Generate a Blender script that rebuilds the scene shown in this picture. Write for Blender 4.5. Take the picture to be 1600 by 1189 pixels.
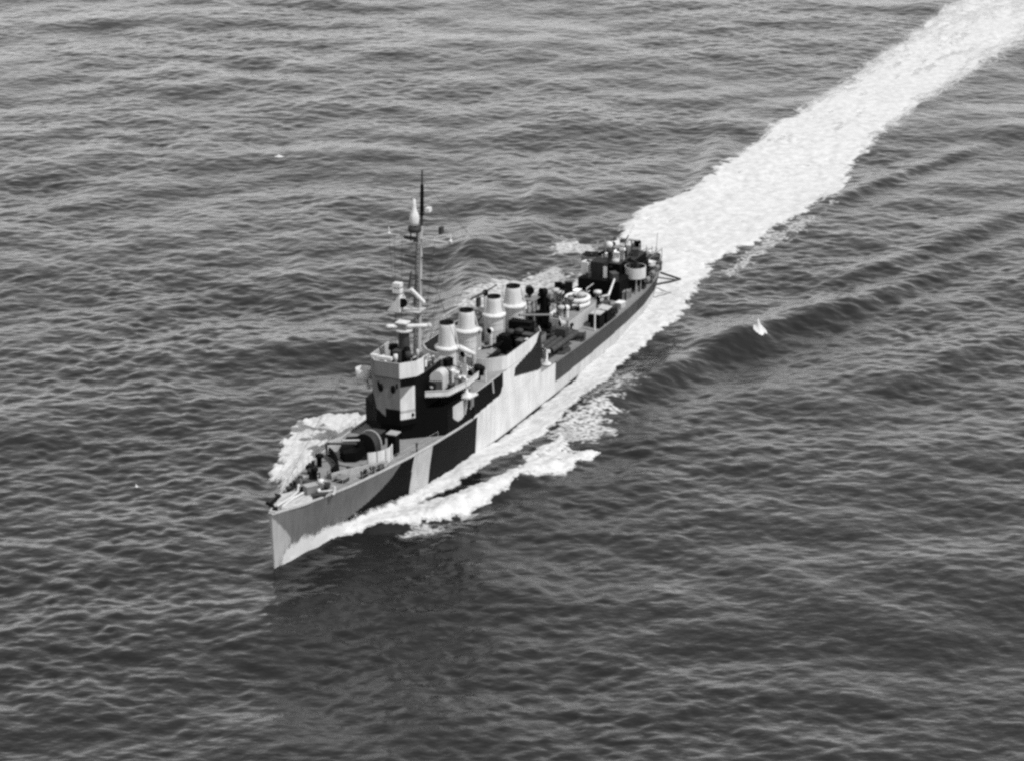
import bpy, math, random
import numpy as np
from mathutils import Vector, Matrix

random.seed(7)
rng = np.random.default_rng(11)
for o in list(bpy.data.objects):
    bpy.data.objects.remove(o)
S = bpy.context.scene
C = S.collection
R = math.radians

# ------------------------------------------------------------------ camera
cam_d = bpy.data.cameras.new('camera')
cam = bpy.data.objects.new('camera', cam_d)
C.objects.link(cam)
cam.location = (0.0, 0.0, 101.119)
cam.rotation_euler = (R(90 - 19.354), R(0.047), 0)
cam_d.sensor_fit = 'HORIZONTAL'
cam_d.sensor_width = 36.0
cam_d.lens = 4500.0 / 1600.0 * 36.0
cam_d.clip_start = 1.0
cam_d.clip_end = 40000.0
S.camera = cam

# ------------------------------------------------------------------ sky and sun (grey: the photograph is black and white)
SUN_EL, SUN_AZ = 57.0, 124.0          # azimuth clockwise from +Y
W = bpy.data.worlds.new('World')
S.world = W
W.use_nodes = True
nt = W.node_tree
nt.nodes.clear()
sky = nt.nodes.new('ShaderNodeTexSky')
sky.sky_type = 'NISHITA'
sky.sun_disc = False
sky.sun_elevation = R(SUN_EL)
sky.sun_rotation = R(SUN_AZ)
sky.air_density = 1.5
sky.dust_density = 0.2
bw = nt.nodes.new('ShaderNodeRGBToBW')
bg = nt.nodes.new('ShaderNodeBackground')
bg.inputs['Strength'].default_value = 0.15
wo = nt.nodes.new('ShaderNodeOutputWorld')
nt.links.new(sky.outputs[0], bw.inputs[0])
nt.links.new(bw.outputs[0], bg.inputs['Color'])
nt.links.new(bg.outputs[0], wo.inputs['Surface'])

sd = bpy.data.lights.new('sun', 'SUN')
sd.energy = 2.5
sd.angle = R(0.5)
sd.color = (1.0, 1.0, 1.0)
sun = bpy.data.objects.new('sun', sd)
C.objects.link(sun)
sv = Vector((math.sin(R(SUN_AZ)) * math.cos(R(SUN_EL)), math.cos(R(SUN_AZ)) * math.cos(R(SUN_EL)), math.sin(R(SUN_EL))))
sun.rotation_euler = sv.to_track_quat('Z', 'Y').to_euler()
sun.location = (200, -100, 200)

S.view_settings.view_transform = 'Standard'
S.view_settings.look = 'None'
S.view_settings.exposure = 0.70
S.view_settings.gamma = 1.0
S.view_settings.use_curve_mapping = False
S.cycles.filter_width = 2.7
S.cycles.max_bounces = 6
S.cycles.use_denoising = False
S.cycles.transparent_max_bounces = 12

# ------------------------------------------------------------------ ship frame: X aft from the stem, P to port, Z up
YAW = 0.4136585
BX, BY = -21.4283, 236.5329
CA, SA = math.cos(YAW), math.sin(YAW)

def to_ship(x, y):
    dx, dy = x - BX, y - BY
    return dx * SA + dy * CA, dx * CA - dy * SA

HB = np.array([[0,.14],[3,1.25],[6,2.05],[10,2.9],[15,3.6],[20,4.15],[25,4.5],[30,4.65],[40,4.7],[55,4.7],[65,4.6],[75,4.3],[82,3.8],[88,3.0],[93,1.6],[95.8,.05]])
WB = np.array([[0,.06],[3,.55],[6,1.05],[10,1.75],[15,2.6],[20,3.35],[25,3.95],[30,4.3],[40,4.6],[55,4.65],[65,4.5],[75,4.1],[82,3.5],[88,2.5],[93,1.0],[95.8,.03]])
DH = np.array([[0,5.5],[10,5.0],[20,4.55],[30,4.15],[40,3.8],[50,3.5],[60,3.2],[70,2.95],[80,2.8],[95.8,2.85]])
def hbeam(x): return float(np.interp(x, HB[:,0], HB[:,1]))
def dz(x): return float(np.interp(x, DH[:,0], DH[:,1]))
def half(x, z):
    d = np.interp(x, DH[:,0], DH[:,1]); t = np.clip(z / d, -1, 1)
    a = np.interp(x, WB[:,0], WB[:,1]); b = np.interp(x, HB[:,0], HB[:,1])
    return a + (b - a) * np.where(t > 0, np.abs(t) ** 1.3, 0) + np.minimum(t, 0) * .35 * a

# ------------------------------------------------------------------ noise and polygon helpers (numpy)
_LAT = rng.random((256, 256))
def vnoise(x, y):
    xi = np.floor(x).astype(int); yi = np.floor(y).astype(int)
    fx = x - xi; fy = y - yi
    fx = fx * fx * (3 - 2 * fx); fy = fy * fy * (3 - 2 * fy)
    a = _LAT[xi & 255, yi & 255]; b = _LAT[(xi + 1) & 255, yi & 255]
    c = _LAT[xi & 255, (yi + 1) & 255]; d = _LAT[(xi + 1) & 255, (yi + 1) & 255]
    return (a * (1 - fx) + b * fx) * (1 - fy) + (c * (1 - fx) + d * fx) * fy
def fbm(x, y, n=4):
    s = 0; a = .5; t = 0
    for i in range(n):
        s = s + a * vnoise(x + 17.3 * i, y - 9.1 * i); t += a; a *= .55; x = x * 2.03; y = y * 2.03
    return s / t - .5
def polydist(px, py, poly):
    """signed distance to a polygon, positive inside"""
    P = np.asarray(poly, float); Q = np.roll(P, -1, 0)
    d2 = np.full(px.shape, 1e18); ins = np.zeros(px.shape, bool)
    for (ax, ay), (bx, by) in zip(P, Q):
        ex, ey = bx - ax, by - ay
        t = np.clip(((px - ax) * ex + (py - ay) * ey) / (ex * ex + ey * ey + 1e-12), 0, 1)
        d2 = np.minimum(d2, (px - ax - t * ex) ** 2 + (py - ay - t * ey) ** 2)
        if ay != by:
            ins ^= ((ay > py) != (by > py)) & (px < (bx - ax) * (py - ay) / (by - ay) + ax)
    d = np.sqrt(d2)
    return np.where(ins, d, -d)
def linedist(px, py, line):
    """signed distance to a polyline (positive to the left of travel) and the parameter 0..1 along it"""
    L = np.asarray(line, float); n = len(L) - 1
    best = np.full(px.shape, 1e18); sg = np.zeros(px.shape); tt = np.zeros(px.shape)
    for i in range(n):
        (ax, ay), (bx, by) = L[i], L[i + 1]
        ex, ey = bx - ax, by - ay
        t = np.clip(((px - ax) * ex + (py - ay) * ey) / (ex * ex + ey * ey), 0, 1)
        qx, qy = px - ax - t * ex, py - ay - t * ey
        d2 = qx * qx + qy * qy
        m = d2 < best
        best = np.where(m, d2, best); sg = np.where(m, np.sign(ex * qy - ey * qx), sg); tt = np.where(m, (i + t) / n, tt)
    return np.sqrt(best) * sg, tt
def sstep(a, b, x):
    t = np.clip((x - a) / (b - a), 0, 1); return t * t * (3 - 2 * t)

# ------------------------------------------------------------------ sea surface: one FFT wave field plus the ship's own waves
TL, TN = 320.0, 1024
def wave_field():
    k1 = 2 * np.pi * np.fft.fftfreq(TN, TL / TN)
    kx, ky = np.meshgrid(k1, k1, indexing='ij')
    k = np.sqrt(kx * kx + ky * ky); k[0, 0] = 1
    ang = np.arctan2(ky, kx)
    out = []
    for lam, lo, hi, power, wind, spread, floor, std in ((7.0, 0.45, 99, 2.9, -96, 2.6, .22, .047), (20.0, 0.0, .7, 3.8, -90, 4.5, .12, .105), (46.0, 0.0, .25, 4.0, -70, 20, .0, .11)):
        P = np.exp(-1.25 * (2 * np.pi / lam / k) ** 2) / k ** power
        P = P * (floor + np.abs(np.cos((ang - R(wind)) / 2)) ** spread) * np.exp(-(k * .115) ** 2)
        P = P / (1 + np.exp(-(k - lo) * 22)) / (1 + np.exp((k - hi) * 22)) if lo > 0 else P / (1 + np.exp((k - hi) * 22))
        P[0, 0] = 0
        H = np.sqrt(P) * (rng.normal(size=(TN, TN)) + 1j * rng.normal(size=(TN, TN)))
        H = H * (std / np.fft.ifft2(H).real.std())
        out.append((np.fft.ifft2(H).real, np.fft.ifft2(-1j * kx / k * H).real, np.fft.ifft2(-1j * ky / k * H).real))
    sh = out[0]; lg = [out[1][i] + out[2][i] for i in range(3)]
    return sh, lg
(WSH, WSX, WSY), (WLH, WLX, WLY) = wave_field()
def samp(F, x, y):
    u = x / TL * TN; v = y / TL * TN
    xi = np.floor(u).astype(int); yi = np.floor(v).astype(int); fx = u - xi; fy = v - yi
    xi %= TN; yi %= TN; x1 = (xi + 1) % TN; y1 = (yi + 1) % TN
    return (F[xi, yi] * (1 - fx) + F[x1, yi] * fx) * (1 - fy) + (F[xi, y1] * (1 - fx) + F[x1, y1] * fx) * fy

CRESTS = [  # polyline in ship frame (starboard ones are mirrored), height, width outboard, width inboard
    ([(43,7.2),(46.8,8.6),(59.1,12.2),(67.3,13.9),(75.6,15.5),(82.5,17.6),(88.3,20.9),(95.6,23.9),(106.6,27.5),(117.8,30.6),(130.2,35.3),(160,46)], .95, 2.2, 3.6),
    ([(96,17),(106.2,20.6),(113.4,23.9),(127,28.1),(141.5,32.4),(170,42)], .5, 1.8, 3.0),
    ([(128,7.5),(137.7,9.5),(155.1,13.6),(166,17.4),(190,25)], .5, 1.6, 2.6),
    ([(60,32),(75,38),(95,45),(120,54)], .3, 2.2, 4.0),
    ([(9,2.6),(13,4.2),(18,7.4),(24,9.4),(30,11),(36,13.2),(41,15)], .62, 1.1, 1.6),
]
def ship_waves(X, Y):
    h = np.zeros_like(X)
    aY = np.abs(Y)
    m = (X > -30) & (X < 260) & (aY < 90)
    x, y = X[m], aY[m]
    hh = np.zeros_like(x)
    for line, A, wo_, wi in CRESTS:
        d, t = linedist(x, y, line)
        w = np.where(d > 0, wo_, wi)
        env = np.clip(t * 5, 0, 1) * np.clip((1 - t) * 2.2, 0, 1)
        hh += A * env * (np.exp(-(d / w) ** 2) - .35 * np.exp(-((d - 2.2 * wo_) / (1.5 * wo_)) ** 2))
    hb_ = np.interp(x, WB[:,0], WB[:,1], left=0, right=0)
    off = np.maximum(y - hb_, 0)
    along = np.exp(-((x - 48) / 13) ** 4)
    hh -= .6 * along * np.exp(-(off / 2.6) ** 2)
    hh += 0.55 * np.exp(-((x - 8) / 8) ** 2) * np.exp(-(off / 1.3) ** 2)
    hh += 0.5 * np.exp(-((x - 101) / 9) ** 2) * np.exp(-(y / 5.5) ** 2)
    h[m] = hh
    return h

# foam outlines in ship frame (X aft, P port)
WAKE = [(92,-4.6),(98,-6.4),(104.4,-9.2),(112,-11.6),(120.7,-12.6),(125.6,-12.2),(130,-10.0),(138,-9.6),(152,-10.1),(172.8,-11),(190.6,-9.4),(213.2,-9.6),(238.9,-9.4),(265,-9.8),(330,-10),(420,-9),(420,9),(330,9),(269,8.5),(242.4,7.6),(227.3,7.0),(210.1,5.6),(192.1,4.8),(179.6,4.4),(169.8,4.5),(155.1,5.4),(140,8.6),(137,7.6),(132,7.5),(123.8,6.8),(115.8,6.2),(107.8,5.0),(104.4,3.8),(98,5.1),(89.1,6.5),(81.7,7.2),(84,2),(90,0)]
SIDE = [(98,4.6),(89,6.4),(81.7,7.2),(73.8,7.2),(66.4,7.6),(61.8,7.5),(57,7.9),(51.1,8.3),(45.2,8.3),(41.7,8.1),(37.2,7.7),(34.8,7.0),(29.7,6.6),(26,6.3),(22,5.4),(17,4.2),(12,2.8),(12,1),(20,2.5),(30,3.6),(38,4.3),(48,4.5),(58,4.4),(70,3.6),(88,1)]
OUTER = [(8.4,1.6),(10.3,3.0),(12.4,4.1),(13.8,5.4),(15.6,7.3),(17.8,9.1),(20.6,10.1),(23,10.6),(27.9,11.3),(29.6,11.2),(31.7,12.6),(32.5,14.6),(34.4,14.9),(36,14.7),(40,15.3),(38.5,13.8),(39.9,12.1),(43.7,9.6),(40.4,9.8),(39.4,9.3),(37.2,9.1),(34.8,9.2),(33,10.3),(31,9.7),(27.8,8.9),(25.2,7.9),(23,6.9),(20,5.2),(17.2,3.8),(13,2.2)]
STAR = [(6,-.8),(9,-2.2),(13,-4.6),(16,-7.6),(17.5,-8.7),(18.7,-9.8),(20.8,-10.4),(20.6,-11.4),(23.3,-12.9),(24.2,-12.3),(25.3,-13.3),(28.6,-14.2),(30.6,-15.3),(32.2,-15.1),(33.7,-15.9),(35.3,-15.7),(37,-15.5),(37.5,-14.3),(38.2,-12.6),(39.5,-11.1),(43.8,-11.2),(42.8,-8.4),(40,-4.5),(25,-3.6),(15,-2.2)]
STSIDE = [(40,-4.4),(46,-7.2),(58,-7.6),(72,-7.4),(84,-8.2),(94,-9.4),(100,-9),(97,-2),(85,-2),(70,-4),(55,-4.4)]
SOFT = [([(104,-17.1),(107.7,-17),(106.7,-12.3),(101.1,-10.4),(99,-14.8)], .47), ([(78,-18.9),(86.5,-17.9),(93.4,-14.3),(96.6,-11.1),(89,-8),(76,-9),(72,-15)], .46),
        ([(46.5,9.6),(50,9.2),(53,11.6),(49,13.0),(45.6,11.8)], .45), ([(56.5,9.2),(62.5,7.6),(64.5,8.6),(60,12.4),(57,11.8)], .38), ([(40,8.6),(47,8.2),(55,9.4),(60,9.6),(52,12.8),(45,15.2),(41,14)], .47),
        ([(11.5,6.0),(15,6.2),(18,8.4),(24,10),(20,11.3),(12,8.6)], .44), ([(96,7.2),(108,5.4),(120,7),(138,9.5),(124,10.5),(106,8.6)], .4)]
def foam_value(X, Y):
    """0..1 coverage, dense foam above one half"""
    f = np.zeros_like(X)
    m = (X > -2) & (X < 420) & (np.abs(Y) < 26)
    x, y = X[m], Y[m]
    n1 = fbm(x * .55, y * .55, 5); n2 = fbm(x * .16 + 40, y * .6, 4); n3 = fbm(x * 1.5 + 9, y * 1.5 + 3, 3)
    out = np.zeros_like(x)
    def put(s, lo, hi, top=1.0):
        np.maximum(out, top * sstep(lo, hi, s), out=out)
    far = sstep(135, 215, x)
    s = polydist(x, y, WAKE) + 2.6 * n1 + 1.2 * n3
    put(s - far * (1.0 + 8.5 * np.abs(n2) ** 1.0 * 1.2 - 2.2), -.6 - 2.4 * far, .7 + 3.6 * far)
    holes = sstep(.20, .33, n2 * (1 + .4 * far) + .25 * n3) * (.4 - .1 * far)
    out *= (1 - holes)
    out *= 1 - sstep(150, 290, x) * (.30 + 1.1 * np.clip(n2 + .6 * n1, -.25, .6))
    put(polydist(x, y, SIDE) + 1.5 * n1 + .8 * n3, -.35, .35)
    put(polydist(x, y, OUTER) + (1.1 + 1.6 * sstep(24, 36, x)) * n1 + 1.0 * n3, -.4, .35)
    lace = sstep(33, 37, x) * sstep(.02, .2, n3 + .7 * n1) * (y > 8.7) * (y < 13.4) * (x < 45); out *= 1 - .75 * lace
    put(polydist(x, y, STAR) + 2.6 * n1 + 1.3 * n3, -.35, .45)
    put(polydist(x, y, STSIDE) + 2.2 * n1 + 1.0 * n3, -1.0, 1.6, .55)
    for poly, top in SOFT:
        put(polydist(x, y, poly) + 4.5 * n1 + 2.5 * n3, -.8, 1.6, top)
    for cx, cy, r in ((126.6, -66.7, .9), (13.4, -21.9, .35)):
        pass
    f[m] = out
    return f

def surf(x, y, amp=1.0):
    X, Y = to_ship(x, y)
    a = amp
    g = .75 + .75 * sstep(-.25, .28, fbm(x * .028 + 3, y * .022 + 8, 3))       # gusts ruffle some patches more than others
    g = g * (1 - .42 * sstep(300, 460, y))
    h = (samp(WLH, x, y) + samp(WSH, x, y) * g) * a
    dx_ = (samp(WLX, x, y) * .6 + samp(WSX, x, y) * g * .25) * a
    dy_ = (samp(WLY, x, y) * .6 + samp(WSY, x, y) * g * .25) * a
    inner = np.exp(-np.maximum(np.abs(Y) - 5, 0) ** 2 / 9.0) * (X > -1) * (X < 97)
    h = h * (1 - .45 * inner)
    h = h + ship_waves(X, Y)
    return x + dx_, y + dy_, h

# ------------------------------------------------------------------ materials
def new_mat(name):
    m = bpy.data.materials.new(name); m.use_nodes = True
    return m, m.node_tree, m.node_tree.nodes['Principled BSDF']

def paint_mat():
    m, t, b = new_mat('painted_steel')
    at = t.nodes.new('ShaderNodeAttribute'); at.attribute_name = 'paint'
    tc = t.nodes.new('ShaderNodeTexCoord')
    mp = t.nodes.new('ShaderNodeMapping'); mp.inputs['Scale'].default_value = (1.6, 1.6, .22)
    n1 = t.nodes.new('ShaderNodeTexNoise'); n1.inputs['Scale'].default_value = 1.4; n1.inputs['Detail'].default_value = 5
    n2 = t.nodes.new('ShaderNodeTexNoise'); n2.inputs['Scale'].default_value = .5; n2.inputs['Detail'].default_value = 6
    r1 = t.nodes.new('ShaderNodeMapRange'); r1.inputs[1].default_value = .3; r1.inputs[2].default_value = .7; r1.inputs[3].default_value = .85; r1.inputs[4].default_value = 1.08
    r2 = t.nodes.new('ShaderNodeMapRange'); r2.inputs[1].default_value = .35; r2.inputs[2].default_value = .7; r2.inputs[3].default_value = .9; r2.inputs[4].default_value = 1.06
    mu = t.nodes.new('ShaderNodeMath'); mu.operation = 'MULTIPLY'
    mv = t.nodes.new('ShaderNodeMath'); mv.operation = 'MULTIPLY'
    L = t.links.new
    L(tc.outputs['Object'], mp.inputs[0]); L(mp.outputs[0], n1.inputs[0]); L(tc.outputs['Object'], n2.inputs[0])
    L(n1.outputs[0], r1.inputs[0]); L(n2.outputs[0], r2.inputs[0])
    L(r1.outputs[0], mu.inputs[0]); L(r2.outputs[0], mu.inputs[1])
    L(mu.outputs[0], mv.inputs[0]); L(at.outputs['Fac'], mv.inputs[1])
    L(mv.outputs[0], b.inputs['Base Color'])
    b.inputs['Roughness'].default_value = .62
    b.inputs['Specular IOR Level'].default_value = .06
    bp = t.nodes.new('ShaderNodeBump'); bp.inputs['Strength'].default_value = .25; bp.inputs['Distance'].default_value = .05
    L(n1.outputs[0], bp.inputs['Height']); L(bp.outputs[0], b.inputs['Normal'])
    return m
PAINT = paint_mat()

def foam_mat():
    m, t, b = new_mat('white_foam')
    L = t.links.new
    tc = t.nodes.new('ShaderNodeTexCoord')
    n = t.nodes.new('ShaderNodeTexNoise'); n.inputs['Scale'].default_value = .8; n.inputs['Detail'].default_value = 8; n.inputs['Roughness'].default_value = .68
    n2 = t.nodes.new('ShaderNodeTexNoise'); n2.inputs['Scale'].default_value = 2.4; n2.inputs['Detail'].default_value = 6; n2.inputs['Roughness'].default_value = .7
    r = t.nodes.new('ShaderNodeMapRange'); r.inputs[1].default_value = .3; r.inputs[2].default_value = .58; r.inputs[3].default_value = .36; r.inputs[4].default_value = .50
    L(tc.outputs['Object'], n.inputs[0]); L(tc.outputs['Object'], n2.inputs[0]); L(n.outputs[0], r.inputs[0]); L(r.outputs[0], b.inputs['Base Color'])
    b.inputs['Roughness'].default_value = .9
    b.inputs['Specular IOR Level'].default_value = .1
    at = t.nodes.new('ShaderNodeAttribute'); at.attribute_name = 'cover'
    ad = t.nodes.new('ShaderNodeMath'); ad.operation = 'ADD'; L(at.outputs['Fac'], ad.inputs[0]); L(n2.outputs[0], ad.inputs[1])
    mr = t.nodes.new('ShaderNodeMapRange'); mr.interpolation_type = 'SMOOTHSTEP'; mr.inputs[1].default_value = .78; mr.inputs[2].default_value = 1.28
    L(ad.outputs[0], mr.inputs[0])
    tr = t.nodes.new('ShaderNodeBsdfTransparent'); mx = t.nodes.new('ShaderNodeMixShader')
    L(mr.outputs[0], mx.inputs[0]); L(tr.outputs[0], mx.inputs[1]); L(b.outputs[0], mx.inputs[2]); L(mx.outputs[0], t.nodes['Material Output'].inputs['Surface'])
    return m
FOAM = foam_mat()

def spray_mat():
    m, t, b = new_mat('thin_spray')
    L = t.links.new
    at = t.nodes.new('ShaderNodeAttribute'); at.attribute_name = 'cover'
    tc = t.nodes.new('ShaderNodeTexCoord')
    n = t.nodes.new('ShaderNodeTexNoise'); n.inputs['Scale'].default_value = 1.7; n.inputs['Detail'].default_value = 6; n.inputs['Roughness'].default_value = .7
    L(tc.outputs['Object'], n.inputs[0])
    ad = t.nodes.new('ShaderNodeMath'); ad.operation = 'ADD'; L(at.outputs['Fac'], ad.inputs[0]); L(n.outputs[0], ad.inputs[1])
    mr = t.nodes.new('ShaderNodeMapRange'); mr.interpolation_type = 'SMOOTHSTEP'; mr.inputs[1].default_value = .62; mr.inputs[2].default_value = 1.25
    L(ad.outputs[0], mr.inputs[0])
    df = t.nodes.new('ShaderNodeBsdfDiffuse'); df.inputs['Color'].default_value = (.46, .46, .46, 1)
    tr = t.nodes.new('ShaderNodeBsdfTransparent'); mx = t.nodes.new('ShaderNodeMixShader')
    L(mr.outputs[0], mx.inputs[0]); L(tr.outputs[0], mx.inputs[1]); L(df.outputs[0], mx.inputs[2]); L(mx.outputs[0], t.nodes['Material Output'].inputs['Surface'])
    return m
SPRAY = spray_mat()

def water_mat():
    m, t, b = new_mat('sea_water')
    L = t.links.new
    b.inputs['Base Color'].default_value = (.006, .006, .006, 1)
    b.inputs['Roughness'].default_value = .11
    b.inputs['IOR'].default_value = 1.38
    tc = t.nodes.new('ShaderNodeTexCoord')
    mp = t.nodes.new('ShaderNodeMapping'); mp.inputs['Scale'].default_value = (.62, 1.0, 1); mp.inputs['Rotation'].default_value = (0, 0, R(7))
    n = t.nodes.new('ShaderNodeTexNoise'); n.inputs['Scale'].default_value = 1.25; n.inputs['Detail'].default_value = 4; n.inputs['Roughness'].default_value = .55
    bp = t.nodes.new('ShaderNodeBump'); bp.inputs['Strength'].default_value = 1.0; bp.inputs['Distance'].default_value = .10
    L(tc.outputs['Object'], mp.inputs[0]); L(mp.outputs[0], n.inputs[0]); L(n.outputs[0], bp.inputs['Height']); L(bp.outputs[0], b.inputs['Normal'])
    at = t.nodes.new('ShaderNodeAttribute'); at.attribute_name = 'foam'
    df = t.nodes.new('ShaderNodeBsdfDiffuse'); df.inputs['Color'].default_value = (.46, .46, .46, 1)
    mx = t.nodes.new('ShaderNodeMixShader')
    n2 = t.nodes.new('ShaderNodeTexNoise'); n2.inputs['Scale'].default_value = 2.2; n2.inputs['Detail'].default_value = 5
    L(tc.outputs['Object'], n2.inputs[0])
    ad = t.nodes.new('ShaderNodeMath'); ad.operation = 'ADD'
    L(at.outputs['Fac'], ad.inputs[0]); L(n2.outputs[0], ad.inputs[1])
    mr = t.nodes.new('ShaderNodeMapRange'); mr.interpolation_type = 'SMOOTHSTEP'
    mr.inputs[1].default_value = .72; mr.inputs[2].default_value = 1.12
    L(ad.outputs[0], mr.inputs[0])
    mm = t.nodes.new('ShaderNodeMath'); mm.operation = 'MULTIPLY'
    at2 = t.nodes.new('ShaderNodeMath'); at2.operation = 'MULTIPLY'; at2.use_clamp = True; at2.inputs[1].default_value = 6
    L(at.outputs['Fac'], at2.inputs[0]); L(mr.outputs[0], mm.inputs[0]); L(at2.outputs[0], mm.inputs[1])
    L(mm.outputs[0], mx.inputs[0]); L(b.outputs[0], mx.inputs[1]); L(df.outputs[0], mx.inputs[2])
    L(mx.outputs[0], t.nodes['Material Output'].inputs['Surface'])
    return m
WATER = water_mat()

# ------------------------------------------------------------------ grid meshes
def grid_mesh(name, V, nx, ny, keep=None):
    idx = np.arange(nx * ny).reshape(nx, ny)
    q = np.stack([idx[:-1, :-1], idx[1:, :-1], idx[1:, 1:], idx[:-1, 1:]], -1).reshape(-1, 4)
    if keep is not None:
        q = q[keep]
        used = np.unique(q); mp = np.full(nx * ny, -1); mp[used] = np.arange(len(used)); q = mp[q]; V = V[used]
    else:
        used = None
    me = bpy.data.meshes.new(name)
    me.vertices.add(len(V)); me.vertices.foreach_set('co', V.astype(np.float32).ravel())
    me.loops.add(q.size); me.loops.foreach_set('vertex_index', q.astype(np.int32).ravel())
    me.polygons.add(len(q)); me.polygons.foreach_set('loop_start', np.arange(0, q.size, 4, dtype=np.int32))
    me.polygons.foreach_set('use_smooth', np.ones(len(q), bool))
    me.update(calc_edges=True)
    return me, used
def set_attr(me, name, vals):
    a = me.attributes.new(name, 'FLOAT', 'POINT'); a.data.foreach_set('value', np.asarray(vals, np.float32))

def grow(a, step, end, f):
    out = [a]
    while abs(out[-1]) < end:
        step *= f; out.append(out[-1] + (step if end > 0 and a >= 0 else step))
    return out
def axis(lo, hi, step, far_lo, far_hi):
    mid = list(np.arange(lo, hi + step * .5, step))
    up = []; v = mid[-1]; s = step
    while v < far_hi:
        s *= 1.22; v += s; up.append(v)
    dn = []; v = mid[0]; s = step
    while v > far_lo:
        s *= 1.22; v -= s; dn.append(v)
    return np.array(dn[::-1] + mid + up)
ax = axis(-108, 108, .29, -15000, 15000)
ay = axis(188, 500, .30, -15000, 15000)
GX, GY = np.meshgrid(ax, ay, indexing='ij')
amp = np.clip(1 - np.maximum(np.maximum(np.abs(GX) - 108, 0) / 60, np.maximum(np.maximum(GY - 500, 188 - GY), 0) / 60), 0, 1)
vx, vy, vz = surf(GX.ravel(), GY.ravel(), amp.ravel())
SX, SY = to_ship(GX.ravel(), GY.ravel())
fo = foam_value(SX, SY)
mk = (SX > 100) & (SX < 420) & (np.abs(SY) < 22)           # milky aerated water under and beside the old wake
wd = polydist(SX[mk], SY[mk], WAKE) + 3.5 * fbm(SX[mk] * .2, SY[mk] * .35, 4)
wf = sstep(120, 230, SX[mk])
fo[mk] = np.maximum(fo[mk], wf * .50 * sstep(-3.2, 1.5, wd) + .30 * sstep(-.5, 2, wd))
me, _ = grid_mesh('water', np.column_stack([vx, vy, vz]), len(ax), len(ay))
set_attr(me, 'foam', fo)
me.materials.append(WATER)
water = bpy.data.objects.new('water', me)
C.objects.link(water)
water['kind'] = 'structure'
water['label'] = 'dark wind-rippled open sea around the warship'

def foam_patch(name, label, x0, x1, y0, y1, step, lift, thr=.55, mask=None):
    """dense foam as its own bumpy sheet lying on the sea, cut along the ragged foam edge"""
    a = np.arange(x0, x1, step); b = np.arange(y0, y1, step)
    X, Y = np.meshgrid(a, b, indexing='ij'); X = X.ravel(); Y = Y.ravel()
    wx = BX + X * SA + Y * CA; wy = BY + X * CA - Y * SA
    x, y, z = surf(wx, wy)
    f = foam_value(X, Y)
    if mask is not None:
        f = f * mask(X, Y)
    bump = fbm(X * .9, Y * .9, 4) + .6 * fbm(X * 2.6, Y * 2.6, 3)
    z = z + .04 + sstep(.4, 1, f) * np.maximum(lift * (.5 + 1.2 * bump), 0.0)
    F = f.reshape(len(a), len(b))
    keep = ((F[:-1, :-1] + F[1:, :-1] + F[1:, 1:] + F[:-1, 1:]) / 4 > thr).ravel()
    me, used = grid_mesh(name, np.column_stack([x, y, z]), len(a), len(b), keep)
    set_attr(me, 'cover', f[used])
    me.materials.append(FOAM)
    o = bpy.data.objects.new(name, me); C.objects.link(o)
    o['kind'] = 'stuff'; o['label'] = label; o['category'] = 'foam'
    return o
hullfree = lambda X, Y: (np.abs(Y) > np.interp(X, WB[:,0], WB[:,1], left=-1, right=-1) - .6).astype(float)
foam_patch('wake_foam', 'broad white wake streaming away from the stern to the top right', 90, 290, -14, 13, .17, .14, .3, lambda X, Y: (hullfree(X, Y)) * ((X > 96) | (np.abs(Y) > 0)))
foam_patch('hull_foam', 'white foam band running close along the port side of the hull', 11, 90, .5, 8.6, .15, .22, .3, lambda X, Y: hullfree(X, Y) * (polydist(X, Y, SIDE) > -1.2))
foam_patch('bow_wave_foam', 'white breaking bow wave thrown out on the near side of the hull', 6, 48, 1, 17, .14, .32, .3, lambda X, Y: (polydist(X, Y, OUTER) > -1.5) * 1.0)
foam_patch('bow_wave_foam', 'white breaking bow wave thrown out on the far side of the foredeck', 4, 48, -18, -1.5, .15, .6, .3, hullfree)

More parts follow.
